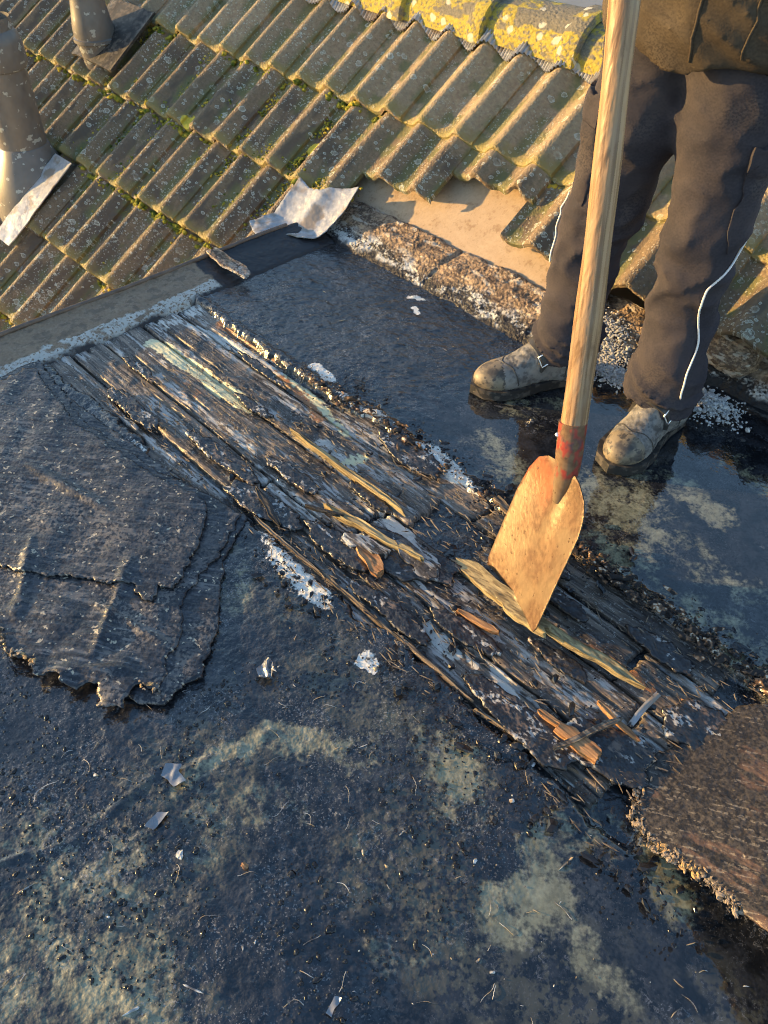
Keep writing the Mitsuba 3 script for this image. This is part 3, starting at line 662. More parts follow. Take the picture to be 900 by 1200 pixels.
# underlay and the far side
def quad(a, b, c, d): return trimesh.Trimesh([a, b, c, d], [[0, 1, 2], [0, 2, 3]], process=False)
def under():
    e = np.arange(-7, 3.2, .1); t = np.array([-1.2, 0, .5, 1., 1.4, 1.6, 1.8, 1.94, 2.0, 2.06, 2.12, 2.18, 2.55])
    E_, T_ = np.meshgrid(e, t, indexing='ij')
    p = slope(E_, T_, -.062 + 0 * E_).reshape(-1, 3)
    return trimesh.Trimesh(p, grid_faces(len(e), len(t)), process=False)
um = under()
cc = um.vertices[um.faces].mean(1)
um.update_faces(~((cc[:, 0] > -1.87) & (cc[:, 1] < np.where(cc[:, 0] > -.9, 1.74, 1.55))))
scene['tiled_roof__underlay'] = ply(um, 'm_under')
RS, RZ = 2.185, .470
rb = slope(0, 2.6, -.02)
scene['tiled_roof__far_slope'] = ply(quad([-7, RS, RZ + .02], [3.2, RS, RZ + .02], [3.2, RS + 4, RZ - 2.7], [-7, RS + 4, RZ - 2.7]), {'type': 'twosided', 'bsdf': {'type': 'ref', 'id': 'm_tile'}})
def ridge_tile(e0, seed):
    r = np.random.default_rng(seed)
    uu = np.array([0, .012, .05, .2, .33, .345, .375, .40, .402]); rr = np.array([.094, .100, .101, .105, .109, .120, .122, .121, .112])
    th = np.linspace(-.05, math.pi + .05, 25)
    U, TH = np.meshgrid(uu, th, indexing='ij'); R = np.repeat(rr[:, None], 25, 1) + .004 * (nfb(U * 30 + seed, TH * 6, 1., 3) - .5)
    dy, dz = r.uniform(-.006, .006, 2)
    out = np.stack([e0 + U, RS + dy - R * np.cos(TH) * 1.12, RZ + dz + R * np.sin(TH) * 1.0 - .02], -1).reshape(-1, 3)
    R2 = R - .015
    inn = np.stack([e0 + U, RS + dy - R2 * np.cos(TH) * 1.12, RZ + dz + R2 * np.sin(TH) - .02], -1).reshape(-1, 3)
    nu, nv = U.shape; n = nu * nv; f = grid_faces(nu, nv); i = np.arange(n).reshape(nu, nv)
    loop = np.concatenate([i[:-1, 0], i[-1, :-1], i[1:, -1][::-1], i[0, 1:][::-1]]); nxt = np.roll(loop, -1)
    side = np.vstack([np.stack([loop, loop + n, nxt + n], 1), np.stack([loop, nxt + n, nxt], 1)])
    return trimesh.Trimesh(np.vstack([out, inn]), np.vstack([f, f[:, ::-1] + n, side])[:, ::-1], process=False)
for k in range(-8, 8):
    piece('tiled_roof__ridge_tile', ridge_tile(-1.79 + .345 * k, k + 50), 'm_ridge', 35)
# ribbed ridge roll lying on the top course
e = np.arange(-4.6, 1.6, .003); q = np.linspace(0, 1, 7)
E_, Q = np.meshgrid(e, q, indexing='ij')
off = prof(E_) * (1 - .5 * Q) - .018 + .006 + .0035 * np.sign(np.sin(2 * np.pi * E_ / .012)) + .012 * Q
tt = 2.495 + .012 * np.sin(E_ * 40) * (1 - Q) + .07 * Q
pp = slope(E_, tt, off + .004).reshape(-1, 3)
scene['tiled_roof__ridge_roll'] = ply(trimesh.Trimesh(pp, grid_faces(len(e), 7), process=False), 'm_lead')
tag('tiled_roof', 'weathered brown wavy concrete tile roof slope with lichen and moss', 'roof')
# moss along the noses and in the wave valleys
r = np.random.default_rng(11)
mp, ms = [], []
for i in range(0, 5):
    n = 420; e = r.uniform(-4.4, -1.2 if i == 4 else -1.85, n)
    e = e[nfb(e * 5, i * 7.3 + 40, 0, 3) > .50]
    mp.append(slope(e, NOSE(i) + r.normal(-.012, .006, len(e)), prof(e) - .022 + r.uniform(-.002, .008, len(e)))); ms.append(r.uniform(.006, .012, len(e)))
for i in range(-1, 5):
    n = 1500 if i < 4 else 1300
    e = r.uniform(-4.6, -.2, n); d = nfb(e * 9, i * 3.1, 0, 3)
    e = e[(d > .42)]
    if i <= 2: e = e[e < -1.83]
    t0 = NOSE(i)
    if i == 3: e = e[e < -1.76]
    v = prof(e)
    t = t0 + r.uniform(-.018, .004, len(e)) + 0 * e
    dd = v - .024 - .006 + r.uniform(-.004, .006, len(e))
    mp.append(slope(e, t, dd)); ms.append(r.uniform(.003, .0075, len(e)))
for i, (ea, eb, n) in {1: (-3.2, -2.2, 500), 2: (-3.3, -1.85, 1500), 3: (-3.4, -1.75, 2400)}.items():
    kk = r.integers(-14, 3, n); e = CREST0 + PITCHW * (kk + .5) + r.normal(0, .017, n)
    t = NOSE(i) + r.uniform(.01, .31, n)
    d = nfb(e * 7, t * 7, 4.4, 3)
    m = (d > .52) & (e > ea) & (e < eb); e, t = e[m], t[m]
    mp.append(slope(e, t, prof(e) - .024 * (t - NOSE(i)) / .3185 + .004)); ms.append(r.uniform(.002, .006, len(e)))
scene['tiled_roof__moss'] = ply(lumps(np.vstack(mp), np.concatenate(ms), 3, (1, 1, .8)), 'm_moss', True)
labels['tiled_roof__moss'] = {'label': 'yellow green moss in the tile joints and wave valleys', 'kind': 'stuff'}

# ------------------------------------------------------------------ vent pipes and metal flashings
def vent(name, e, t, profile, label, centre_off=-.03):
    c = slope(e, t, centre_off)
    scene[name + '__pipe'] = ply(lathe(profile, c, 48), 'm_pipe', 40)
    return c
c = slope(-3.28, 1.42, 0.)
pz = lambda L: [(a, b) for a, b in L]
scene['vent_pipe__pipe'] = ply(lathe(pz([(.090, .10), (.090, .40), (.082, .405), (.082, .55)]), c, 48), 'm_pipe', 40)
scene['vent_pipe__collar'] = ply(lathe(pz([(.091, .385), (.098, .39), (.103, .41), (.103, .47), (.094, .50), (.078, .515)]), c, 48), 'm_pipe', 40)
scene['vent_pipe__skirt'] = ply(lathe(pz([(.185, -.18), (.165, -.06), (.138, .02), (.106, .085), (.095, .115), (.090, .118)]), c, 48), 'm_pipe', 50)
tag('vent_pipe', 'brownish grey roof vent pipe with a flared skirt, at the left picture edge', 'vent pipe', 'roof vent pipes')
c2 = slope(-3.43, 1.99, 0.)
scene['vent_pipe_001__pipe'] = ply(lathe(pz([(.062, -.05), (.066, -.01), (.078, .05), (.082, .09), (.074, .14), (.066, .19), (.065, .23), (.074, .29), (.076, .35), (.076, .6)]), c2, 48), 'm_pipe', 50)
scene['vent_pipe_001__collar'] = ply(lathe(pz([(.078, .042), (.086, .046), (.086, .058), (.079, .062)]), c2, 48), 'm_pipe', 40)
def plate(e0, e1, t0, t1, off, th=.01):
    E2, T2 = np.meshgrid(np.linspace(e0, e1, 24), np.linspace(t0, t1, 8), indexing='ij')
    o = off + .010 * np.cos(2 * np.pi * (E2 - CREST0) / PITCHW) * np.clip(np.abs(E2 - (e0 + e1) / 2) / .08 - 1, 0, 1)
    top = slope(E2, T2, o).reshape(-1, 3); bot = slope(E2, T2, o - th).reshape(-1, 3); n = len(top)
    f = grid_faces(24, 8); i = np.arange(n).reshape(24, 8)
    loop = np.concatenate([i[:-1, 0], i[-1, :-1], i[1:, -1][::-1], i[0, 1:][::-1]]); nxt = np.roll(loop, -1)
    return trimesh.Trimesh(np.vstack([top, bot]), np.vstack([f, f[:, ::-1] + n, np.stack([loop, loop + n, nxt + n], 1), np.stack([loop, nxt + n, nxt], 1)]), process=False)
scene['vent_pipe_001__base_plate'] = ply(plate(-3.56, -3.22, 1.93, 2.22, .030), 'm_sole', 40)
tag('vent_pipe_001', 'bottle shaped grey brown roof vent on a dark base plate, second from the left', 'vent pipe', 'roof vent pipes')
def strip_sheet(e0, e1, t0, t1, off, amp, seed, nu=14, nv=40):
    E2, T2 = np.meshgrid(np.linspace(e0, e1, nu), np.linspace(t0, t1, nv), indexing='ij')
    o = off + amp * (nfb(E2 * 18, T2 * 12, seed, 4) - .5)
    top = slope(E2, T2, o).reshape(-1, 3); bot = slope(E2, T2, o - .004).reshape(-1, 3); n = len(top)
    f = grid_faces(nu, nv); i = np.arange(n).reshape(nu, nv)
    loop = np.concatenate([i[:-1, 0], i[-1, :-1], i[1:, -1][::-1], i[0, 1:][::-1]]); nxt = np.roll(loop, -1)
    return trimesh.Trimesh(np.vstack([top, bot]), np.vstack([f, f[:, ::-1] + n, np.stack([loop, loop + n, nxt + n], 1), np.stack([loop, nxt + n, nxt], 1)]), process=False)
scene['metal_flashing'] = ply(strip_sheet(-3.16, -3.03, 1.13, 1.53, .040, .012, 3), 'm_lead', 50)
tag('metal_flashing', 'pale grey metal flashing strip beside the leftmost vent pipe', 'flashing')
# crumpled lead at the corner of the flat roof
def lead_z(x, y):
    base = np.maximum(N0 + math.tan(AL) * y + .012, .018)
    return base + prof(x) * np.clip((y - 1.38) / .08, 0, 1) * .5 + .016 * nfb(x * 9, y * 9, 2.2, 3) + .012 * np.abs(nfb(x * 16 + y * 12, y * 7, 7.7, 2) - .5) * 2 + .006 * np.abs(nfb(x * 45 - y * 30, y * 40, 3.7, 2) - .5) * 2
scene['lead_flashing'] = ply(sheet([(-1.985, 1.32), (-1.985, 1.53), (-1.87, 1.52), (-1.82, 1.555), (-1.755, 1.575), (-1.735, 1.51), (-1.75, 1.44), (-1.79, 1.38), (-1.85, 1.35), (-1.90, 1.28)], lead_z, .004, .007, 4, .002), 'm_lead', True)
tag('lead_flashing', 'crumpled whitish lead flashing at the corner between tiles and black bitumen', 'flashing')
scene['tile_fragment'] = ply(sliver((-1.868, 1.10, .050), (-1.715, 1.112, .030), .040, .010, 71, (.8, .7)), 'm_curb', 40)
tag('tile_fragment', 'broken brown edging piece lying on the roof trim below the tiles', 'fragment')
# mortar lump under the tiles at the right
def lump(c, rr, seed):
    m = trimesh.creation.icosphere(subdivisions=4); v = m.vertices
    v = v * (1 + .5 * (nfb(v[:, 0] * 1.6, v[:, 1] * 1.6, v[:, 2] * 1.6 + seed, 4)[:, None] - .5)) * np.asarray(rr) + np.asarray(c)
    return trimesh.Trimesh(v, m.faces, process=False)
m_ = lump((-.57, 1.70, .080), (.085, .055, .050), 3.); vv = m_.vertices
scene['mortar_lump'] = ply(trimesh.Trimesh(vv + (.022 * (np.abs(nfb(vv[:, 0] * 24, vv[:, 1] * 24, vv[:, 2] * 24, 4) - .5) * 2 - .3))[:, None] * np.array([.5, .5, 1]), m_.faces, process=False), 'm_curb', True)
tag('mortar_lump', 'beige lump of mortar under the tile noses right of the worker', 'mortar')

# ------------------------------------------------------------------ peeled bitumen sheets
def felt_top(h0, curl, seed):
    def f(x, y):
        cr = 0
        for ax_, ay_, bx_, by_ in ((-1.02, .33, -.86, .16), (-.98, .22, -.80, .27), (-1.2, .22, -1.02, .10), (-1.4, .30, -1.15, .36), (-.88, .10, -.80, .20)):
            dx_, dy_ = bx_ - ax_, by_ - ay_
            t_ = np.clip(((x - ax_) * dx_ + (y - ay_) * dy_) / (dx_ * dx_ + dy_ * dy_), 0, 1)
            cr = cr + np.exp(-((np.hypot(x - ax_ - t_ * dx_, y - ay_ - t_ * dy_) + .016 * (nfb(x * 20, y * 20, seed + 2, 3) - .5)) / .009) ** 2) * np.sin(np.pi * t_) ** .5
        return g(x, y) + .007 * cr
    def g(x, y):
        front = np.clip((.30 - y) / .25, 0, 1) * np.clip((x + 1.15) / .25, 0, 1)
        fold = np.abs(nfb((x + y) * 7, (y - x) * 2.2, seed, 3) - .5) * 2
        return h0 + .007 * fold + .004 * (nfb(x * 18, y * 18, seed + 3, 3) - .5) + .0028 * (nfb((x + y) * 22, (y - x * .75) * 110, seed + 5, 3) - .5) + curl * front * nfb(x * 10, y * 10, seed + 8, 3)
    return f
scene['bitumen_sheet__lower_layer'] = ply(sheet([(-1.70, .47), (-1.05, .53), (-.962, .553), (-.901, .452), (-.838, .40), (-.778, .352), (-.718, .276), (-.714, .205), (-.74, .172), (-.80, .17), (-1.0, .15), (-1.5, .1), (-1.72, .1)], felt_top(.006, .004, 3.), .006, .0065, 5, .004), 'm_felt', True)
scene['bitumen_sheet__top_layer'] = ply(sheet([(-1.745, .50), (-1.45, .462), (-1.19, .497), (-1.06, .535), (-.975, .548), (-.925, .47), (-.90, .41), (-.883, .351), (-.811, .303), (-.790, .26), (-.735, .212), (-.765, .19), (-.750, .146), (-.775, .120), (-.805, .143), (-.845, .10), (-.871, .108), (-.90, .075), (-.931, .085), (-.97, .06), (-1.03, .072), (-1.10, .03), (-1.3, -.05), (-1.5, -.14), (-1.74, -.2)], felt_top(.011, .030, 6.), .005, .0055, 6, .006), 'm_felt', True)
fz_ = felt_top(.013, .030, 6.)
scene['bitumen_sheet__upper_layer'] = ply(sheet([(-1.05, .515), (-.985, .47), (-.945, .41), (-.912, .375), (-.895, .345), (-.925, .328), (-.905, .30), (-.935, .285), (-.955, .30), (-.985, .262), (-1.03, .24), (-1.07, .20), (-1.12, .16), (-1.20, .12), (-1.35, .02), (-1.5, -.08), (-1.68, -.1), (-1.72, .475), (-1.45, .445), (-1.19, .478)], lambda x, y: fz_(x, y) + .0055 + .003 * (nfb(x * 14, y * 14, 2.9, 3) - .5), .005, .0055, 16, .006), 'm_felt', True)
tag('bitumen_sheet', 'torn layered sheet of dull black roofing felt lying on the left', 'bitumen sheet')
r = np.random.default_rng(21)
def flap_z(x, y):
    d = np.clip(x + .085, 0, 1)
    lift = .005 + (.33 * d + .25 * d ** 2) * np.clip(1.05 - (y - .57) * .9, .3, 1.1)
    return lift + (.006 + .03 * d) * (nfb(x * 9, y * 9, 2.4, 3) - .5) + (.002 + .016 * d) * (1 - np.abs(2 * nfb(x * 7 + y * 9, y * 5 - x * 4, 9.4, 3) - 1)) + .004 * (nfb(x * 40, y * 80, 5.4, 4) - .5)
scene['bitumen_flap__felt'] = ply(sheet([(.10, .99), (-.02, .945), (-.075, .876), (-.103, .767), (-.118, .704), (-.110, .652), (-.081, .599), (-.044, .581), (-.002, .580), (.058, .573), (.104, .557), (.22, .53), (.34, .51), (.50, .48), (.66, .47), (.70, .7), (.66, .98), (.4, 1.05)], flap_z, .0065, .0065, 8, .004), 'm_flap', True)
tag('bitumen_flap', 'lifted flap of brown black roofing felt curling up at the right edge', 'bitumen flap')

# ------------------------------------------------------------------ loose wood
def splinter(p0, p1, w, h, seed, mat, label, **kw):
    k = numbered('wood_splinter')
    scene[k] = ply(sliver(p0, p1, w, h, seed, **kw), mat, 35)
    tag(k, label, 'wood splinter')
splinter((-1.106, .789, .004), (-.765, .789, .014), .011, .016, 1, 'm_wood_yellow', 'long pale yellow edged lath lying along the boards left of the shovel', taper=(.25, .5))
splinter((-.875, .690, .006), (-.645, .722, .016), .014, .016, 2, 'm_wood_yellow', 'yellow brown split lath ending at the broken black board in the middle', taper=(.4, .6))
splinter((-.600, .780, .000), (-.372, .752, .040), .034, .014, 3, 'm_wood_yellow', 'bare yellow board edge beneath the shovel blade tip', taper=(.3, .8))
splinter((-.395, .758, .036), (-.205, .799, .006), .018, .012, 4, 'm_wood_yellow', 'thin frayed yellow splinter running right from the shovel tip', taper=(.8, .1))
splinter((-.249, .632, .012), (-.176, .632, .016), .026, .016, 5, 'm_wood_orange', 'short thick orange wood chip at the lower edge of the boards', taper=(.8, .8))
splinter((-.228, .598, .022), (-.190, .714, .020), .009, .007, 6, 'm_wood_grey', 'thin brown stick lying across the orange wood chip', taper=(.7, .4))
splinter((-.232, .716, .012), (-.150, .708, .012), .009, .007, 7, 'm_wood_orange', 'small thin orange splinter right of the crossed stick', taper=(.4, .3))
splinter((-.290, .637, .008), (-.238, .637, .010), .012, .010, 8, 'm_wood_orange', 'short orange sliver left of the thick orange wood chip', taper=(.5, .3))
splinter((-.745, .662, .010), (-.672, .646, .014), .030, .012, 9, 'm_wood_orange', 'broken orange brown piece showing in the hole among black boards', taper=(.5, .6), twist=.5)
splinter((-.515, .688, .008), (-.436, .703, .010), .012, .010, 10, 'm_wood_orange', 'short tan sliver on black boards below left of the shovel', taper=(.5, .2))
splinter((-.655, .955, .016), (-.597, .938, .012), .014, .010, 11, 'm_wood_grey', 'stubby brown splinter left of the shovel blade by the puddle', taper=(.7, .6))
splinter((-.955, .566, .004), (-.75, .567, .003), .007, .010, 12, 'm_wood_grey', 'thin brown splinter edge at the upper part of the front crack', taper=(.5, .2))
splinter((-.77, .571, .002), (-.55, .572, .003), .006, .010, 22, 'm_wood_grey', 'thin brown splinter edge in the middle of the front crack', taper=(.3, .2))
splinter((-.56, .575, .003), (-.38, .575, .001), .008, .010, 23, 'm_wood_grey', 'thin brown splinter edge at the lower part of the front crack', taper=(.3, .2))
splinter((-1.01, .612, .014), (-.90, .588, .006), .014, .010, 13, 'm_wood_dark', 'dark split sliver at the upper end of the front crack', taper=(.3, .3))
splinter((-.70, .735, .014), (-.60, .712, .008), .050, .010, 14, 'm_board', 'black broken board piece tilted up left of the shovel', taper=(.8, .6), twist=.35)
splinter((-.79, .66, .012), (-.70, .69, .012), .030, .010, 15, 'm_board', 'black charred looking chunk beside the hole in the boards', taper=(.6, .7), twist=-.5)
splinter((-.90, .655, .016), (-.83, .69, .016), .008, .007, 16, 'm_wood_dark', 'small black twig like sliver between two yellow laths', taper=(.5, .3))
splinter((-.36, .566, .004), (-.19, .60, .003), .007, .009, 17, 'm_wood_grey', 'brown splinter along the lower right edge of the stripped boards', taper=(.4, .3))
scene['metal_strip'] = ply(sliver((-.174, .728, .006), (-.176, .806, .008), .010, .005, 31, (.9, .9)), 'm_lead', 35)
tag('metal_strip', 'small pale metal strip across a board joint at the right', 'metal strip')

def tar_z(seed):
    return lambda x, y: .0075 + .006 * (nfb(x * 30, y * 60, seed, 3) - .3) + .004 * np.abs(nfb(x * 60, y * 90, seed + 5, 3) - .5) * 2
for k_, (cx, cy, lx, ly, an) in enumerate([(-.66, .715, .11, .045, .25), (-.78, .64, .09, .028, .1), (-.97, .60, .10, .03, .12), (-.30, .60, .10, .032, .05), (-.17, .66, .07, .045, .3), (-.48, .665, .07, .022, .1), (-.88, .93, .10, .030, -.05), (-1.15, .625, .12, .020, .03), (-.52, .90, .09, .025, .05), (-.10, .80, .05, .05, .2), (-1.42, .57, .10, .022, 0), (-.40, .845, .06, .016, .05), (-1.25, .78, .07, .012, .02), (-1.0, .70, .08, .018, .05), (-.60, .60, .10, .018, .02), (-.33, .74, .06, .014, .06), (-.84, .775, .06, .014, 0), (-1.55, .665, .08, .012, .02), (-.22, .885, .07, .02, .0), (-1.35, .885, .09, .012, -.02), (-.45, .79, .05, .012, -.1)]):
    th_ = np.linspace(0, 2 * np.pi, 40, endpoint=False)
    rr_ = .55 + .9 * nfb(np.cos(th_) * 1.7, np.sin(th_) * 1.7, k_ * 2.3, 3)
    px_, py_ = lx * rr_ * np.cos(th_), ly * rr_ * np.sin(th_)
    piece('flat_roof__bitumen_remnant', sheet(np.c_[cx + px_ * math.cos(an) - py_ * math.sin(an), cy + px_ * math.sin(an) + py_ * math.cos(an)], tar_z(k_ * 1.9), .006, .0045, 60 + k_, .004), 'm_tar', True)

# ------------------------------------------------------------------ small litter
def shard(pts, h, seed):
    r2 = np.random.default_rng(seed); p = np.asarray(pts, float); n = len(p)
    z = r2.uniform(0, h, n)
    V = np.vstack([np.c_[p, z + .006], np.r_[p.mean(0), h + .010][None], np.c_[p, z + .003]])
    F = [[i, (i + 1) % n, n] for i in range(n)] + [[i, n + 1 + i, n + 1 + (i + 1) % n] for i in range(n)] + [[i, n + 1 + (i + 1) % n, (i + 1) % n] for i in range(n)]
    return trimesh.Trimesh(V, F, process=False)
def scrap(key, poly, amp, lift, seed, label):
    zf = lambda x, y: lift + amp * np.abs(nfb(x * 55 + y * 30, y * 40, seed, 2) - .5) * 2 + amp * .7 * nfb(x * 25, y * 25, seed + 4, 2)
    scene[key] = ply(sheet(poly, zf, .0012, .003, seed, .0012), 'm_foil', 25); tag(key, label, 'scrap')
scrap('foil_scrap', [(-.660, .350), (-.668, .374), (-.655, .380), (-.642, .373), (-.632, .360), (-.645, .345)], .020, .006, 1, 'crumpled silver grey foil scrap right of the torn sheet')
scrap('foil_scrap_001', [(-.613, .135), (-.622, .150), (-.606, .168), (-.600, .158), (-.580, .158), (-.585, .140)], .006, .005, 2, 'pale plastic shard at the start of the silt streak')
scrap('foil_scrap_002', [(-.562, .076), (-.567, .10), (-.556, .112), (-.551, .096), (-.549, .082)], .006, .004, 3, 'narrow pale plastic shard below the silt streak')
scrap('foil_scrap_003', [(-.208, .116), (-.213, .135), (-.206, .140), (-.204, .126), (-.200, .119)], .008, .004, 4, 'silver scrap near the bottom edge, below the picture centre')
def stone(key, c, s, seed, mat, label, cat='stone'):
    scene[key] = ply(lumps(np.array([[c[0], c[1], s * .4 + .003]]), [s], int(seed) + 70, (1.3, .9, .6), sub=1), mat); tag(key, label, cat)
stone('pebble', (-.494, .091), .0045, 1., 'm_granule', 'single pale pebble on wet bitumen below the silt streak')
stone('pebble_001', (-1.105, .307), .010, 2., 'm_wood_yellow', 'cream crumb on the torn black sheet at the left')
stone('pebble_002', (-.42, .148), .005, 3., 'm_wood_orange', 'reddish brown crumb on wet bitumen lower left')
stone('pebble_003', (-.80, .152), .014, 4., 'm_wood_orange', 'ochre crumb at the torn front edge of the black sheet')
r = np.random.default_rng(31)
# crumbs along the torn edges of the bitumen
n = 1500
x = r.uniform(-1.3, .0, n); keep = nfb(x * 6, 1.7, 0, 3) > .40
x = np.where(r.random(n) < .5, r.uniform(-.62, -.02, n), x)
y = .955 + .02 * (nfb(x * 8, 8.1, 0) - .5) * 2 + r.normal(.004, .014, n)
pos = np.c_[x, y, .006 + r.uniform(0, .012, n)]
scene['edge_crumbs'] = ply(lumps(pos[keep], np.minimum(.0011 * (1 - r.random(keep.sum())) ** -.55, .007), 5, (1.3, 1, .7), elong=r.uniform(.8, 2.2, keep.sum()), align=r.normal(.2, .6, keep.sum())), 'm_crumb')
tag('edge_crumbs', 'brown crumbs along the far torn edge of the bitumen', 'debris', kind='stuff')
n = 3600
x = r.uniform(-1.2, .05, n); y = np.where(r.random(n) < .35, r.normal(.97, .03, n), np.where(r.random(n) < .5, r.normal(.53, .03, n), r.uniform(.56, .9, n)))
m = (nfb(x * 8, y * 8, 3.3, 3) > .45) & (r.random(n) < .8)
z = np.where((y > .57) & (y < .93), .002, .006)
scene['tar_crumbs'] = ply(lumps(np.c_[x, y, z][m], np.minimum(.0011 * (1 - r.random(m.sum())) ** -.55, .007), 6, (1.3, 1, .55), elong=r.uniform(.7, 1.8, m.sum())), 'm_tar_crumb')
tag('tar_crumbs', 'black tar crumbs strewn over and beside the boards', 'debris', kind='stuff')
n = 2400
x = r.uniform(-1.5, -.06, n); y = r.uniform(.52, .955, n); m = nfb(x * 6, y * 12, 4.3, 3) > .45
x, y = x[m], y[m]; nn = len(x)
scene['wood_fibres'] = ply(lumps(np.c_[x, y, .006 + r.uniform(0, .004, nn)], r.uniform(.0007, .0018, nn), 9, (1, .8, .7), elong=r.uniform(3, 10, nn), align=r.normal(0, .35, nn)), 'm_wood_grey')
tag('wood_fibres', 'thin brown wood fibres and crumbs strewn over the bare boards', 'debris', kind='stuff')
def edge_stuff(key, holder, P, zf, n, seed, size, lab, mat):
    r2 = np.random.default_rng(seed); P = np.asarray(P, float)
    seg = np.linalg.norm(np.diff(P, axis=0), axis=1); cs = np.r_[0, np.cumsum(seg)]
    d = r2.uniform(0, cs[-1], n); d = d[nfb(d * 16, seed, 0, 3) > .42]
    q = np.stack([np.interp(d, cs, P[:, k]) for k in (0, 1)], 1) + r2.normal(0, .005, (len(d), 2))
    z = zf(q[:, 0], q[:, 1]) + r2.uniform(-.005, .003, len(d))
    scene[key] = ply(lumps(np.c_[q, z], np.minimum(size * (1 - r2.random(len(d))) ** -.5, size * 4), seed, (1.2, 1, .6), elong=r2.uniform(.8, 1.9, len(d)), sub=1), mat)
    labels[key] = {'label': lab, 'kind': 'stuff'}
edge_stuff('bitumen_flap__torn_edge', 0, [(-.118, .704), (-.110, .652), (-.081, .599), (-.044, .581), (-.002, .580), (.058, .573), (.104, .557), (.22, .53)], flap_z, 900, 41, .0008, 'crumbly pale torn edge of the flap', 'm_flap_edge')
edge_stuff('bitumen_sheet__torn_edge', 0, [(-.735, .212), (-.765, .19), (-.750, .146), (-.775, .120), (-.805, .143), (-.845, .10), (-.871, .108), (-.90, .075), (-.931, .085), (-.97, .06), (-1.03, .072), (-1.10, .03)], felt_top(.013, .030, 6.), 300, 42, .0009, 'crumbly torn front edge of the sheet', 'm_flap_edge')
# pale flecks and fibres all over the deck
n = 5200
x = r.uniform(-1.8, .38, n); y = r.uniform(-.25, 1.44, n)
d = nfb(x * 5, y * 5, 12.3, 4)
zone = np.where(y < .5, .62, np.where(y > .97, np.where(x > -1.1, .05, .14), .55))
m = (r.random(n) < np.clip((d - .34) * 3, 0, 1) * zone) & ~((x < -.72) & (y < .5))
x, y = x[m], y[m]
zz = deck_z(x, y); zz = np.where(zz < -.02, .002, zz)
nn = len(x)
scene['roof_litter'] = ply(lumps(np.c_[x, y, zz + .001], np.minimum(.0007 * (1 - r.random(nn)) ** -.5, .0042), 8, (1, .6, .45), elong=np.where(r.random(nn) > .75, r.uniform(2, 5.5, nn), 1.2), align=r.normal(1.0, .9, nn)), 'm_fleck')
tag('roof_litter', 'fine pale flecks and fibres scattered over the black roof', 'debris', kind='stuff')
n = 9000
x = r.uniform(-1.1, .36, n); y = r.uniform(-.25, .53, n)
m = (nfb(x * 7, y * 7, 22.3, 4) > .47) & (wet_n(x, y) < .5) & ~((x < -.70) & (y < .5) & (y > .06))
x, y = x[m], y[m]
scene['roof_grit'] = ply(lumps(np.c_[x, y, deck_z(x, y) + .0005], np.minimum(.0009 * (1 - r.random(len(x))) ** -.45, .004), 14, (1.2, 1, .55), sub=1), 'm_tar_crumb', True)
tag('roof_grit', 'fine wet black grit stuck to the foreground bitumen', 'debris', kind='stuff')
fib = []
for _ in range(150):
    x0_, y0_ = r.uniform(-.75, .30), r.uniform(-.2, .50)
    if nfb(x0_ * 6, y0_ * 6, 31.3, 3) < .47: continue
    a_ = r.uniform(0, 6.28); L_ = r.uniform(.008, .032); cv = r.normal(0, 28)
    t_ = np.linspace(0, L_, 9); an_ = a_ + cv * t_ + 10 * L_ * np.sin(t_ * 200 + a_)
    xx, yy = x0_ + np.cumsum(np.cos(an_)) * L_ / 8, y0_ + np.cumsum(np.sin(an_)) * L_ / 8
    fib.append(tube(np.c_[xx, yy, deck_z(xx, yy) + .0012 + .002 * r.random() * np.sin(np.linspace(0, 3.1, 9))], r.uniform(.00022, .0005), 5))
scene['roof_fibres'] = ply(trimesh.util.concatenate(fib), 'm_fleck', True)
tag('roof_fibres', 'thin pale curled fibres lying on the wet foreground bitumen', 'debris', kind='stuff')
n = 900
a = r.normal(0, 1, (n, 2)) * [.035, .028] + [-.515, 1.555]
scene['granule_heap'] = ply(lumps(np.c_[a, .012 + .028 * np.exp(-(((a - [-.515, 1.555]) / [.05, .04]) ** 2).sum(1)) * r.uniform(.3, 1, n)], np.minimum(.0016 * (1 - r.random(n)) ** -.4, .006), 12), 'm_granule')
tag('granule_heap', 'white granules spilled against the curb right of the front boot', 'granules', kind='stuff')
n = 3200
a = r.normal(0, 1, (n, 2)) * [.048, .030]; a = np.c_[a[:, 0] - .815, a[:, 1] + 1.545 - .35 * a[:, 0]]
b_ = base_s(a[:, 0]); q_ = np.clip((a[:, 1] - b_) / (np.maximum(1.70, b_ + .15) - b_), 0, 1)
zc = np.where(a[:, 1] > b_, np.interp(q_, [0, .10, .38, .55, .7, 1.0], [0, .012, .058, .068, .066, .087]) + .003, .003)
scene['granule_patch'] = ply(lumps(np.c_[a, zc + r.uniform(0, .008, n)], np.minimum(.0014 * (1 - r.random(n)) ** -.4, .005), 13), 'm_granule')
tag('granule_patch', 'patch of fine white granules by the curb between the legs', 'granules', kind='stuff')

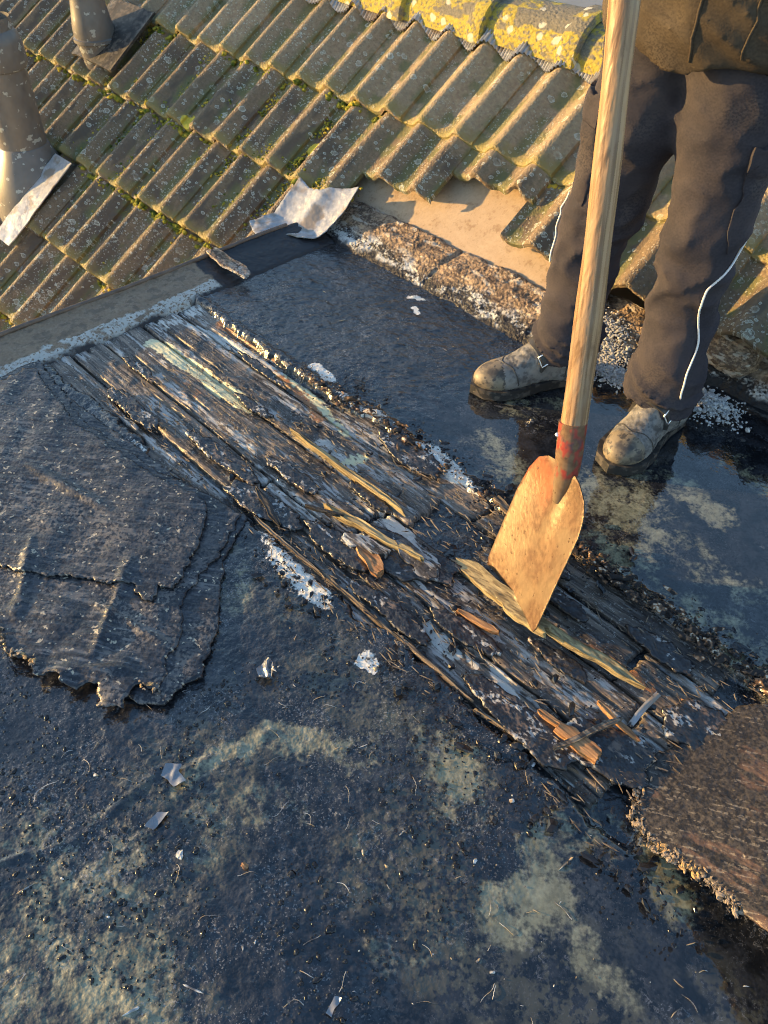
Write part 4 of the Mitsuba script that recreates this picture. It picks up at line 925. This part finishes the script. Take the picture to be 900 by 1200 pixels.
# ------------------------------------------------------------------ shovel
A0, B0 = np.array([-.5605, .8245, .0]), np.array([-.3713, .719, .06])
Wd = B0 - A0; BW = np.linalg.norm(Wd); Wd /= BW
BA = np.array([-.06, .466, .883]); BA /= np.linalg.norm(BA); BN = np.cross(Wd, BA); BN /= np.linalg.norm(BN)
if BN[2] < 0: BN = -BN
M0 = (A0 + B0) / 2
def bl(u, v, d): return M0 + np.multiply.outer(u, Wd) + np.multiply.outer(v, BA) + np.multiply.outer(d, BN)
outline = [(-.106, -.003), (-.04, .0), (.04, .0), (.106, -.003), (.112, .01), (.112, .10), (.113, .18), (.105, .212), (.088, .236), (.06, .251), (.03, .258), (-.02, .255), (-.055, .250), (-.085, .235), (-.103, .205), (-.111, .16), (-.112, .08), (-.112, .01)]
pg = Polygon(outline).buffer(.004).buffer(-.004)
bm = sheet(list(pg.exterior.coords)[:-1], lambda x, y: 0 * x, .0022, .006, 3, .0003)
v = bm.vertices.copy(); u_, v_, d_ = v[:, 0], v[:, 1], v[:, 2]
dish = .012 * (u_ / .11) ** 2 + .010 * np.clip((v_ - .19) / .06, 0, 1) ** 2
rib = .008 * np.exp(-((u_ - .012) / .017) ** 2) * np.clip((v_ - .10) / .11, 0, 1)
scene['shovel__blade'] = ply(trimesh.Trimesh(bl(u_, v_, d_ + dish * .8 - .006 + rib), bm.faces, process=False), 'm_blade', True)
H0 = bl(np.array(.012), np.array(.222), np.array(.004))
Hs = bl(np.array(.014), np.array(.256), np.array(.006))
hd = HAX
sock = [bl(np.array(.012), np.array(.196), np.array(-.005)), bl(np.array(.0125), np.array(.226), np.array(.000)), Hs, Hs + hd * .03, Hs + hd * .085]
scene['shovel__socket'] = ply(tube(sock, [.010, .0165, .0205, .0222, .0228], 24), 'm_socket', 50)
L = np.linspace(.02, 1.02, 40)
hp = Hs + L[:, None] * hd + (.004 * np.sin(L * 5))[:, None] * np.array([.7, .7, 0])
scene['shovel__handle'] = ply(tube(hp, .0200 + .0012 * np.sin(L * 9) + .0006 * np.sin(L * 31), 28), 'm_handle', 50)
rv = Hs + hd * .062
vd = np.array([-.25, -.95, .2])
scene['shovel__rivet'] = ply(lump(rv + np.array([-.016, -.0165, 0]), (.004, .004, .004), 2.), 'm_buckle', True)
tag('shovel', 'rusty spade with wooden handle stuck blade down into the boards', 'shovel')

# ------------------------------------------------------------------ the worker
HIP = np.array([-.712, 1.462, .84])
RL = [((-.800, 1.46, .86), .096), ((-.800, 1.43, .60), .083), ((-.834, 1.445, .42), .072), ((-.847, 1.425, .27), .065), ((-.838, 1.405, .105), .074)]
LL = [((-.630, 1.46, .86), .096), ((-.628, 1.455, .60), .080), ((-.600, 1.428, .42), .068), ((-.600, 1.438, .27), .065), ((-.576, 1.405, .105), .073)]
def chain(p, C):
    d = None
    for (a, ra), (b, rb) in zip(C[:-1], C[1:]):
        q = cone(p, a, b, ra, rb); d = q if d is None else smin(d, q, .02)
    return d
def trousers(p):
    a, b = chain(p, RL), chain(p, LL)
    for C, nm in ((RL, 0), (LL, 1)):
        pass
    pel = ell(p, (-.712, 1.465, .88), (.17, .095, .16))
    d = smin(smin(a, b, .03), pel, .05)
    x, y, z = p.T
    w = np.exp(-((z - .13) / .06) ** 2)
    f = nfb(x * 7, y * 7, z * 42, 3, 3) - .5
    rg = lambda n: 1 - np.abs(2 * n - 1)
    k = np.exp(-((z - .36) / .14) ** 2)
    th = np.exp(-((z - .66) / .14) ** 2)
    r3 = lambda n: np.clip(1 - np.abs(2 * n - 1) * 1.25, 0, 1) ** 2.2 - .35
    d -= .026 * w * r3(nfb(x * 5 + z * 5, y * 5, z * 21 + x * 6, 2, 3))
    d -= .017 * k * r3(nfb(x * 6 + z * 8, y * 6 - z * 4, z * 8 - x * 8, 2, 5))
    d -= .012 * th * r3(nfb(x * 5 - z * 10, y * 5 + z * 4, z * 6 + x * 8, 2, 9))
    d -= .012 * (nfb(x * 5 + z * 4, y * 5, z * 5, 3, 8) - .5)
    d -= .0045 * (.35 + .8 * w + .9 * k + .5 * th) * r3(nfb(x * 15 + z * 14, y * 15 - z * 6, z * 14 - x * 11, 2, 12))
    hem = .085 + .012 * np.sin(x * 40)
    d = np.maximum(d, hem - z)
    d = np.maximum(d, z - .96)
    ins = np.minimum(np.linalg.norm(p[:, :2] - [-.838, 1.405], axis=1), np.linalg.norm(p[:, :2] - [-.578, 1.405], axis=1)) - .058
    d = np.maximum(d, -np.maximum(ins, z - .13))
    return d
scene['person__trousers'] = ply(surface_nets(trousers, (-1.0, 1.27, .06), (-.42, 1.64, .99), .0065), 'm_trousers', True)

def torso(p):
    x, y, z = p.T
    q = p.copy()
    d = cone(p * [1, 1.2, 1], np.array([-.715, 1.475 * 1.2, .80]), np.array([-.715, 1.475 * 1.2, 1.30]), .200, .205)
    d = smin(d, cone(p, (-.88, 1.47, 1.36), (-.55, 1.47, 1.36), .075, .075), .08)
    d = smin(d, cone(p, (-.90, 1.46, 1.36), (-.99, 1.30, 1.14), .072, .060), .04)
    d = smin(d, cone(p, (-.99, 1.30, 1.14), (-.775, 1.12, 1.135), .058, .046), .03)
    d = smin(d, cone(p, (-.53, 1.46, 1.36), (-.44, 1.30, 1.12), .072, .060), .04)
    d = smin(d, cone(p, (-.44, 1.30, 1.12), (-.60, 1.09, 1.005), .058, .046), .03)
    d = smin(d, cone(p, (-.715, 1.46, 1.38), (-.715, 1.44, 1.46), .085, .070), .03)
    d += -.020 * (np.clip(1 - np.abs(2 * nfb(x * 7 + z * 3, y * 7 + z * 5, z * 11 + x * 7, 2, 2) - 1) * 1.25, 0, 1) ** 2.2 - .4) - .012 * np.exp(-((z - .80) / .05) ** 2) * (nfb(x * 22, y * 22, z * 6, 3, 4) - .4)
    hem = .728 + .12 * np.abs(x + .665)
    hem = hem + .008 * np.sin(x * 38) + .0
    d = np.maximum(d, hem - z)
    ins = cone(p * [1, 1.2, 1], np.array([-.715, 1.475 * 1.2, .68]), np.array([-.715, 1.475 * 1.2, .86]), .182, .16)
    return np.maximum(d, -ins)
scene['person__jacket'] = ply(surface_nets(torso, (-1.12, 1.02, .70), (-.34, 1.72, 1.52), .009), 'm_jacket', True)

HB = Hs
def hline(z): return HB + hd * ((z - HB[2]) / hd[2])
def body(p):
    hx, hy, hz = -.71, 1.40, 1.62
    d = ell(p, (hx, hy, hz + .02), (.077, .098, .115))
    d = smin(d, ell(p, (hx, hy - .025, hz - .055), (.060, .070, .068)), .03)
    d = smin(d, cone(p, (hx, hy - .095, hz + .02), (hx, hy - .118, hz - .018), .011, .015), .012)
    for s in (-1, 1):
        d = smin(d, ell(p, (hx + s * .078, hy + .01, hz - .005), (.012, .022, .034)), .008)
        d = np.maximum(d, -ell(p, (hx + s * .032, hy - .100, hz + .015), (.015, .012, .010)))
        d = smin(d, ell(p, (hx + s * .032, hy - .084, hz + .015), (.013, .013, .012)), .003)
    d = np.maximum(d, -ell(p, (hx, hy - .098, hz - .058), (.026, .010, .004)))
    d = smin(d, cone(p, (hx, 1.43, 1.40), (hx, 1.42, 1.56), .062, .056), .03)
    for hz0, wr, sg in ((1.135, (-.775, 1.12, 1.135), -1), (1.005, (-.60, 1.09, 1.005), 1)):
        c = hline(hz0); wr = np.array(wr)
        to = (c - wr); to[2] = 0; to /= np.linalg.norm(to)
        lat = np.array([-to[1], to[0], 0]) * 1.0
        pc = c - to * .036
        d = smin(d, cone(p, wr - to * .03, pc, .029, .030), .015)
        for k in range(4):
            zz = (1.5 - k) * .021 * (1 if sg < 0 else 1)
            fl = (.95, 1.05, 1.0, .82)[k]
            a = pc + hd * zz + lat * .018 * sg
            b = c + hd * zz + lat * .031 * sg
            e = c + hd * zz + (to * .032 + lat * .012 * sg) * fl
            g = c + hd * zz + (to * .026 - lat * .020 * sg) * fl
            for (q1, q2, r1, r2) in ((a, b, .011, .010), (b, e, .010, .009), (e, g, .009, .0078)):
                d = smin(d, cone(p, q1, q2, r1, r2), .004)
        a = pc + hd * .03 - lat * .012 * sg; b = c + hd * .052 - lat * .031 * sg; e = c + hd * .050 + to * .018 - lat * .026 * sg
        d = smin(d, cone(p, a, b, .013, .011), .006); d = smin(d, cone(p, b, e, .011, .009), .004)
    return d
parts = [surface_nets(body, (-.83, 1.25, 1.36), (-.59, 1.53, 1.79), .006), surface_nets(body, (-.85, 1.0, .90), (-.53, 1.20, 1.24), .0042)]
scene['person'] = ply(trimesh.util.concatenate(parts), 'm_skin', True)
def hair(p):
    d = ell(p, (-.71, 1.412, 1.655), (.086, .104, .104))
    return np.maximum(d, -ell(p, (-.71, 1.30, 1.60), (.085, .085, .11))) - .004 * nfb(p[:, 0] * 60, p[:, 1] * 60, p[:, 2] * 20, 3)
scene['person__hair'] = ply(surface_nets(hair, (-.83, 1.28, 1.5), (-.59, 1.55, 1.79), .007), 'm_hair', True)
tag('person', 'person in dark work trousers and brown jacket standing with a spade', 'person')

# clothing details laid on the surface of the cloth
def project(f, p, n=6):
    p = np.asarray(p, float).copy(); h = 2e-3
    for _ in range(n):
        d = f(p); g = np.stack([(f(p + np.eye(3)[k] * h) - f(p - np.eye(3)[k] * h)) / (2 * h) for k in range(3)], 1)
        gl = np.linalg.norm(g, axis=1, keepdims=True); p -= d[:, None] * g / np.maximum(gl ** 2, .25)
    return p
def smooth_path(P, n=40):
    from scipy.interpolate import CubicSpline
    P = np.asarray(P, float); s = np.r_[0, np.cumsum(np.linalg.norm(np.diff(P, axis=0), axis=1))]
    return CubicSpline(s, P)(np.linspace(0, s[-1], n))
def piping(P, r=.0022):
    q = project(trousers, smooth_path(P, 60)); hh = 2e-3
    g = np.stack([(trousers(q + np.eye(3)[k] * hh) - trousers(q - np.eye(3)[k] * hh)) / (2 * hh) for k in range(3)], 1)
    q = q + .0035 * g / np.linalg.norm(g, axis=1, keepdims=True)
    kern = np.ones(5) / 5
    q = np.stack([np.convolve(np.pad(q[:, c], 2, mode='edge'), kern, 'valid') for c in range(3)], 1)
    return tube(q, r, 7)
piece('person__piping', piping([(-.530, 1.45, .47), (-.525, 1.435, .43), (-.545, 1.39, .38), (-.545, 1.385, .32), (-.535, 1.40, .25), (-.52, 1.37, .19), (-.512, 1.365, .13)]), 'm_piping', True)
piece('person__piping', piping([(-.905, 1.40, .44), (-.925, 1.40, .38), (-.915, 1.38, .33), (-.915, 1.36, .29)]), 'm_piping', True)
def patch(f, P, thick, mat_key, seed=0):
    pass
def cloth_patch(f, o, ex, ey, w, h, lift, nu=16, nv=18, belly=.006):
    """a pocket or flap: a rectangle spanned by ex, ey laid on the surface f and lifted"""
    U, V = np.meshgrid(np.linspace(-.5, .5, nu), np.linspace(-.5, .5, nv), indexing='ij')
    p = np.asarray(o) + U.reshape(-1, 1) * w * np.asarray(ex) + V.reshape(-1, 1) * h * np.asarray(ey)
    q = project(f, p)
    hh = 2e-3
    g = np.stack([(f(q + np.eye(3)[k] * hh) - f(q - np.eye(3)[k] * hh)) / (2 * hh) for k in range(3)], 1); g /= np.linalg.norm(g, axis=1, keepdims=True)
    bel = belly * (1 - (2 * U.ravel()) ** 4) * (1 - (2 * V.ravel()) ** 4)
    top = q + g * (lift + bel)[:, None]; bot = q - g * .004
    n = nu * nv; f2 = grid_faces(nu, nv); i = np.arange(n).reshape(nu, nv)
    loop = np.concatenate([i[:-1, 0], i[-1, :-1], i[1:, -1][::-1], i[0, 1:][::-1]]); nxt = np.roll(loop, -1)
    return trimesh.Trimesh(np.vstack([top, bot]), np.vstack([f2, f2[:, ::-1] + n, np.stack([loop, loop + n, nxt + n], 1), np.stack([loop, nxt + n, nxt], 1)]), process=False)
piece('person__pocket', cloth_patch(trousers, (-.874, 1.374, .545), (.66, -.75, 0), (0, 0, 1), .11, .19, .002, belly=.008), 'm_trousers', 60)
piece('person__pocket', cloth_patch(trousers, (-.525, 1.45, .53), (0, 1, 0), (0, 0, 1), .13, .17, .004, belly=.003), 'm_trousers', 60)
piece('person__pocket_flap', cloth_patch(trousers, (-.876, 1.372, .625), (.66, -.75, 0), (0, 0, 1), .12, .055, .008, belly=.004), 'm_trousers', 60)
piece('person__pocket_flap', cloth_patch(trousers, (-.515, 1.45, .605), (0, 1, 0), (0, 0, 1), .14, .05, .008, belly=.002), 'm_trousers', 60)
zp = project(torso, np.stack([np.full(30, -.665) , np.full(30, 1.30), np.linspace(.745, 1.3, 30)], 1))
scene['person__jacket_zip'] = ply(tube(zp, .0028, 7), 'm_jacket', True)
zp = project(torso, np.stack([np.full(30, -.575), np.full(30, 1.31), np.linspace(.76, 1.25, 30)], 1))
scene['person__jacket_seam'] = ply(tube(zp, .0022, 7), 'm_jacket', True)

# boots
def make_boot(key, heel, toe, wid=.052):
    heel, toe = np.array(heel, float), np.array(toe, float)
    ax = toe - heel; LN = np.linalg.norm(ax); ax /= LN; sd = np.array([-ax[1], ax[0]])
    def loc(p):
        d = p[:, :2] - heel
        return np.stack([d @ ax, d @ sd, p[:, 2]], 1)
    k = LN / .29
    def upper(p):
        q = loc(p) / [k, 1, 1]
        a = cone(q * [1, 1, 1.15], (.075, 0, .05), (.18, 0, .042), .043, .041)
        a = smin(a, ell(q, (.225, .004, .036), (.064, .047, .039)), .03)
        a = smin(a, ell(q, (.045, 0, .05), (.045, .040, .055)), .03)
        a = smin(a, cone(q, (.06, 0, .06), (.062, 0, .17), .046, .047), .035)
        a = smin(a, cone(q, (.075, 0, .115), (.155, 0, .068), .036, .034), .03)
        a += -.006 * (np.abs(nfb(q[:, 0] * 40, q[:, 1] * 10, q[:, 2] * 20, 3) - .5) * 2 - .3) * np.exp(-((q[:, 0] - .15) / .05) ** 2) - .004 * (nfb(q[:, 0] * 30, q[:, 1] * 30, q[:, 2] * 30, 3, 4) - .5)
        return np.maximum(a, .014 - p[:, 2])
    lo = np.minimum(heel, toe) - .08; hi = np.maximum(heel, toe) + .08
    um = surface_nets(upper, (lo[0], lo[1], .005), (hi[0], hi[1], .23), .0048)
    cq = loc(um.vertices[um.faces].mean(1)) / [k, 1, 1]
    toe_m = (cq[:, 0] + .10 * np.clip(cq[:, 2] - .05, 0, 1) > .232)
    col_m = (cq[:, 2] > .088 + .25 * np.clip(cq[:, 0] - .08, -.1, .2)) & ~toe_m
    scene[key + '__collar'] = ply(trimesh.Trimesh(um.vertices, um.faces[col_m], process=False), 'm_strap', True)
    a = trimesh.Trimesh(um.vertices, um.faces[~toe_m & ~col_m], process=False); b = trimesh.Trimesh(um.vertices, um.faces[toe_m], process=False)
    n = meshkit.arrays(um, True)
    scene[key + '__upper'] = ply(a, 'm_boot', True)
    scene[key + '__toe_cap'] = ply(b, 'm_boot_toe', True)
    ol = []
    for u, w in ((-.004, 0), (.004, .030), (.03, .040), (.09, .036), (.14, .040), (.19, .052), (.24, .052), (.275, .034), (.293, .004), (.275, -.032), (.24, -.048), (.19, -.050), (.14, -.038), (.09, -.034), (.03, -.040), (.004, -.030)):
        ol.append(heel + ax * u * k + sd * w * 1.06)
    pg = Polygon(ol).buffer(.008).buffer(-.004)
    s = trimesh.creation.extrude_polygon(pg.simplify(.0008), .024, engine='earcut'); s.apply_translation([0, 0, .003])
    scene[key + '__sole'] = ply(s, 'm_sole', 40)
    for us, zs in ((.228, 0), (.075, 1)):
        th_ = np.linspace(-1.5, 1.5, 30)
        sp_ = np.c_[us - .03 * np.abs(np.sin(th_)) * (1 if zs == 0 else -.6), np.sin(th_) * .07, .03 + np.cos(th_) * .06]
        wv_ = np.c_[heel + np.outer(sp_[:, 0] * k, ax) + np.outer(sp_[:, 1], sd), sp_[:, 2]]
        piece(key + '__seam', tube(project(upper, wv_, 5), .0016, 6), 'm_strap', True)
    # straps: bands over the instep with a square buckle on the outer side
    outer = 1 if sd @ np.array([1, .2]) > 0 else -1
    for u0, z0, nm in ((.150, .085, 0), (.105, .12, 1)):
        pts = []
        for th in np.linspace(-1.25, 1.25, 22):
            pts.append((u0 - .012 * abs(th), math.sin(th) * .075, z0 - .03 + math.cos(th) * .06))
        P_ = np.array(pts); wv = np.c_[heel + np.outer(P_[:, 0] * k, ax) + np.outer(P_[:, 1], sd), P_[:, 2]]
        rows_ = []
        for dd in (-.012, 0, .012):
            q = project(upper, wv + np.r_[ax * dd, -dd * .55 * 0 - dd * .5], 5); rows_.append(q)
        hh = 2e-3
        R = np.stack(rows_, 1); fl = R.reshape(-1, 3)
        g = np.stack([(upper(fl + np.eye(3)[kk] * hh) - upper(fl - np.eye(3)[kk] * hh)) / (2 * hh) for kk in range(3)], 1); g /= np.linalg.norm(g, axis=1, keepdims=True) + 1e-9
        top = fl + g * .0085; bot = fl - g * .002; nn_ = len(fl); f2 = grid_faces(22, 3); i = np.arange(nn_).reshape(22, 3)
        loop = np.concatenate([i[:-1, 0], i[-1, :-1], i[1:, -1][::-1], i[0, 1:][::-1]]); nxt = np.roll(loop, -1)
        sm = trimesh.Trimesh(np.vstack([top, bot]), np.vstack([f2, f2[:, ::-1] + nn_, np.stack([loop, loop + nn_, nxt + nn_], 1), np.stack([loop, nxt + nn_, nxt], 1)]), process=False)
        piece(key + '__strap', sm, 'm_strap', 50)
        kk = 4 if outer < 0 else 17
        c0 = R[kk, 1] + g.reshape(22, 3, 3)[kk, 1] * .008; t1 = R[kk + 1, 1] - R[kk - 1, 1]; t1 /= np.linalg.norm(t1); t2 = R[kk, 2] - R[kk, 0]; t2 /= np.linalg.norm(t2)
        sq = [c0 + t1 * a_ * .013 + t2 * b_ * .015 for a_, b_ in ((-1, -1), (1, -1), (1, 1), (-1, 1), (-1, -1), (1, -1))]
        sq = np.concatenate([np.linspace(p_, q_, 5)[:-1] for p_, q_ in zip(sq[:-1], sq[1:])])
        piece(key + '__buckle', tube(sq, .0022, 6, False), 'm_buckle', True)
make_boot('person__boot', (-.800, 1.475), (-.945, 1.205))
make_boot('person__boot_001', (-.570, 1.492), (-.556, 1.205))

# ------------------------------------------------------------------ far below
scene['ground'] = ply(quad([-300, -300, -6.2], [300, -300, -6.2], [300, 300, -6.2], [-300, 300, -6.2]), 'm_ground')
tag('ground', 'grey ground far below the roof', kind='structure')
wb = trimesh.creation.box((2.0 * 2.3 + .4, 6.2, 6.0)); wb.apply_translation([.65, 1.2 + .0, -3.16])
scene['house_wall'] = ply(wb, 'm_wall')
tag('house_wall', 'pale rendered house wall under the roof', 'wall')
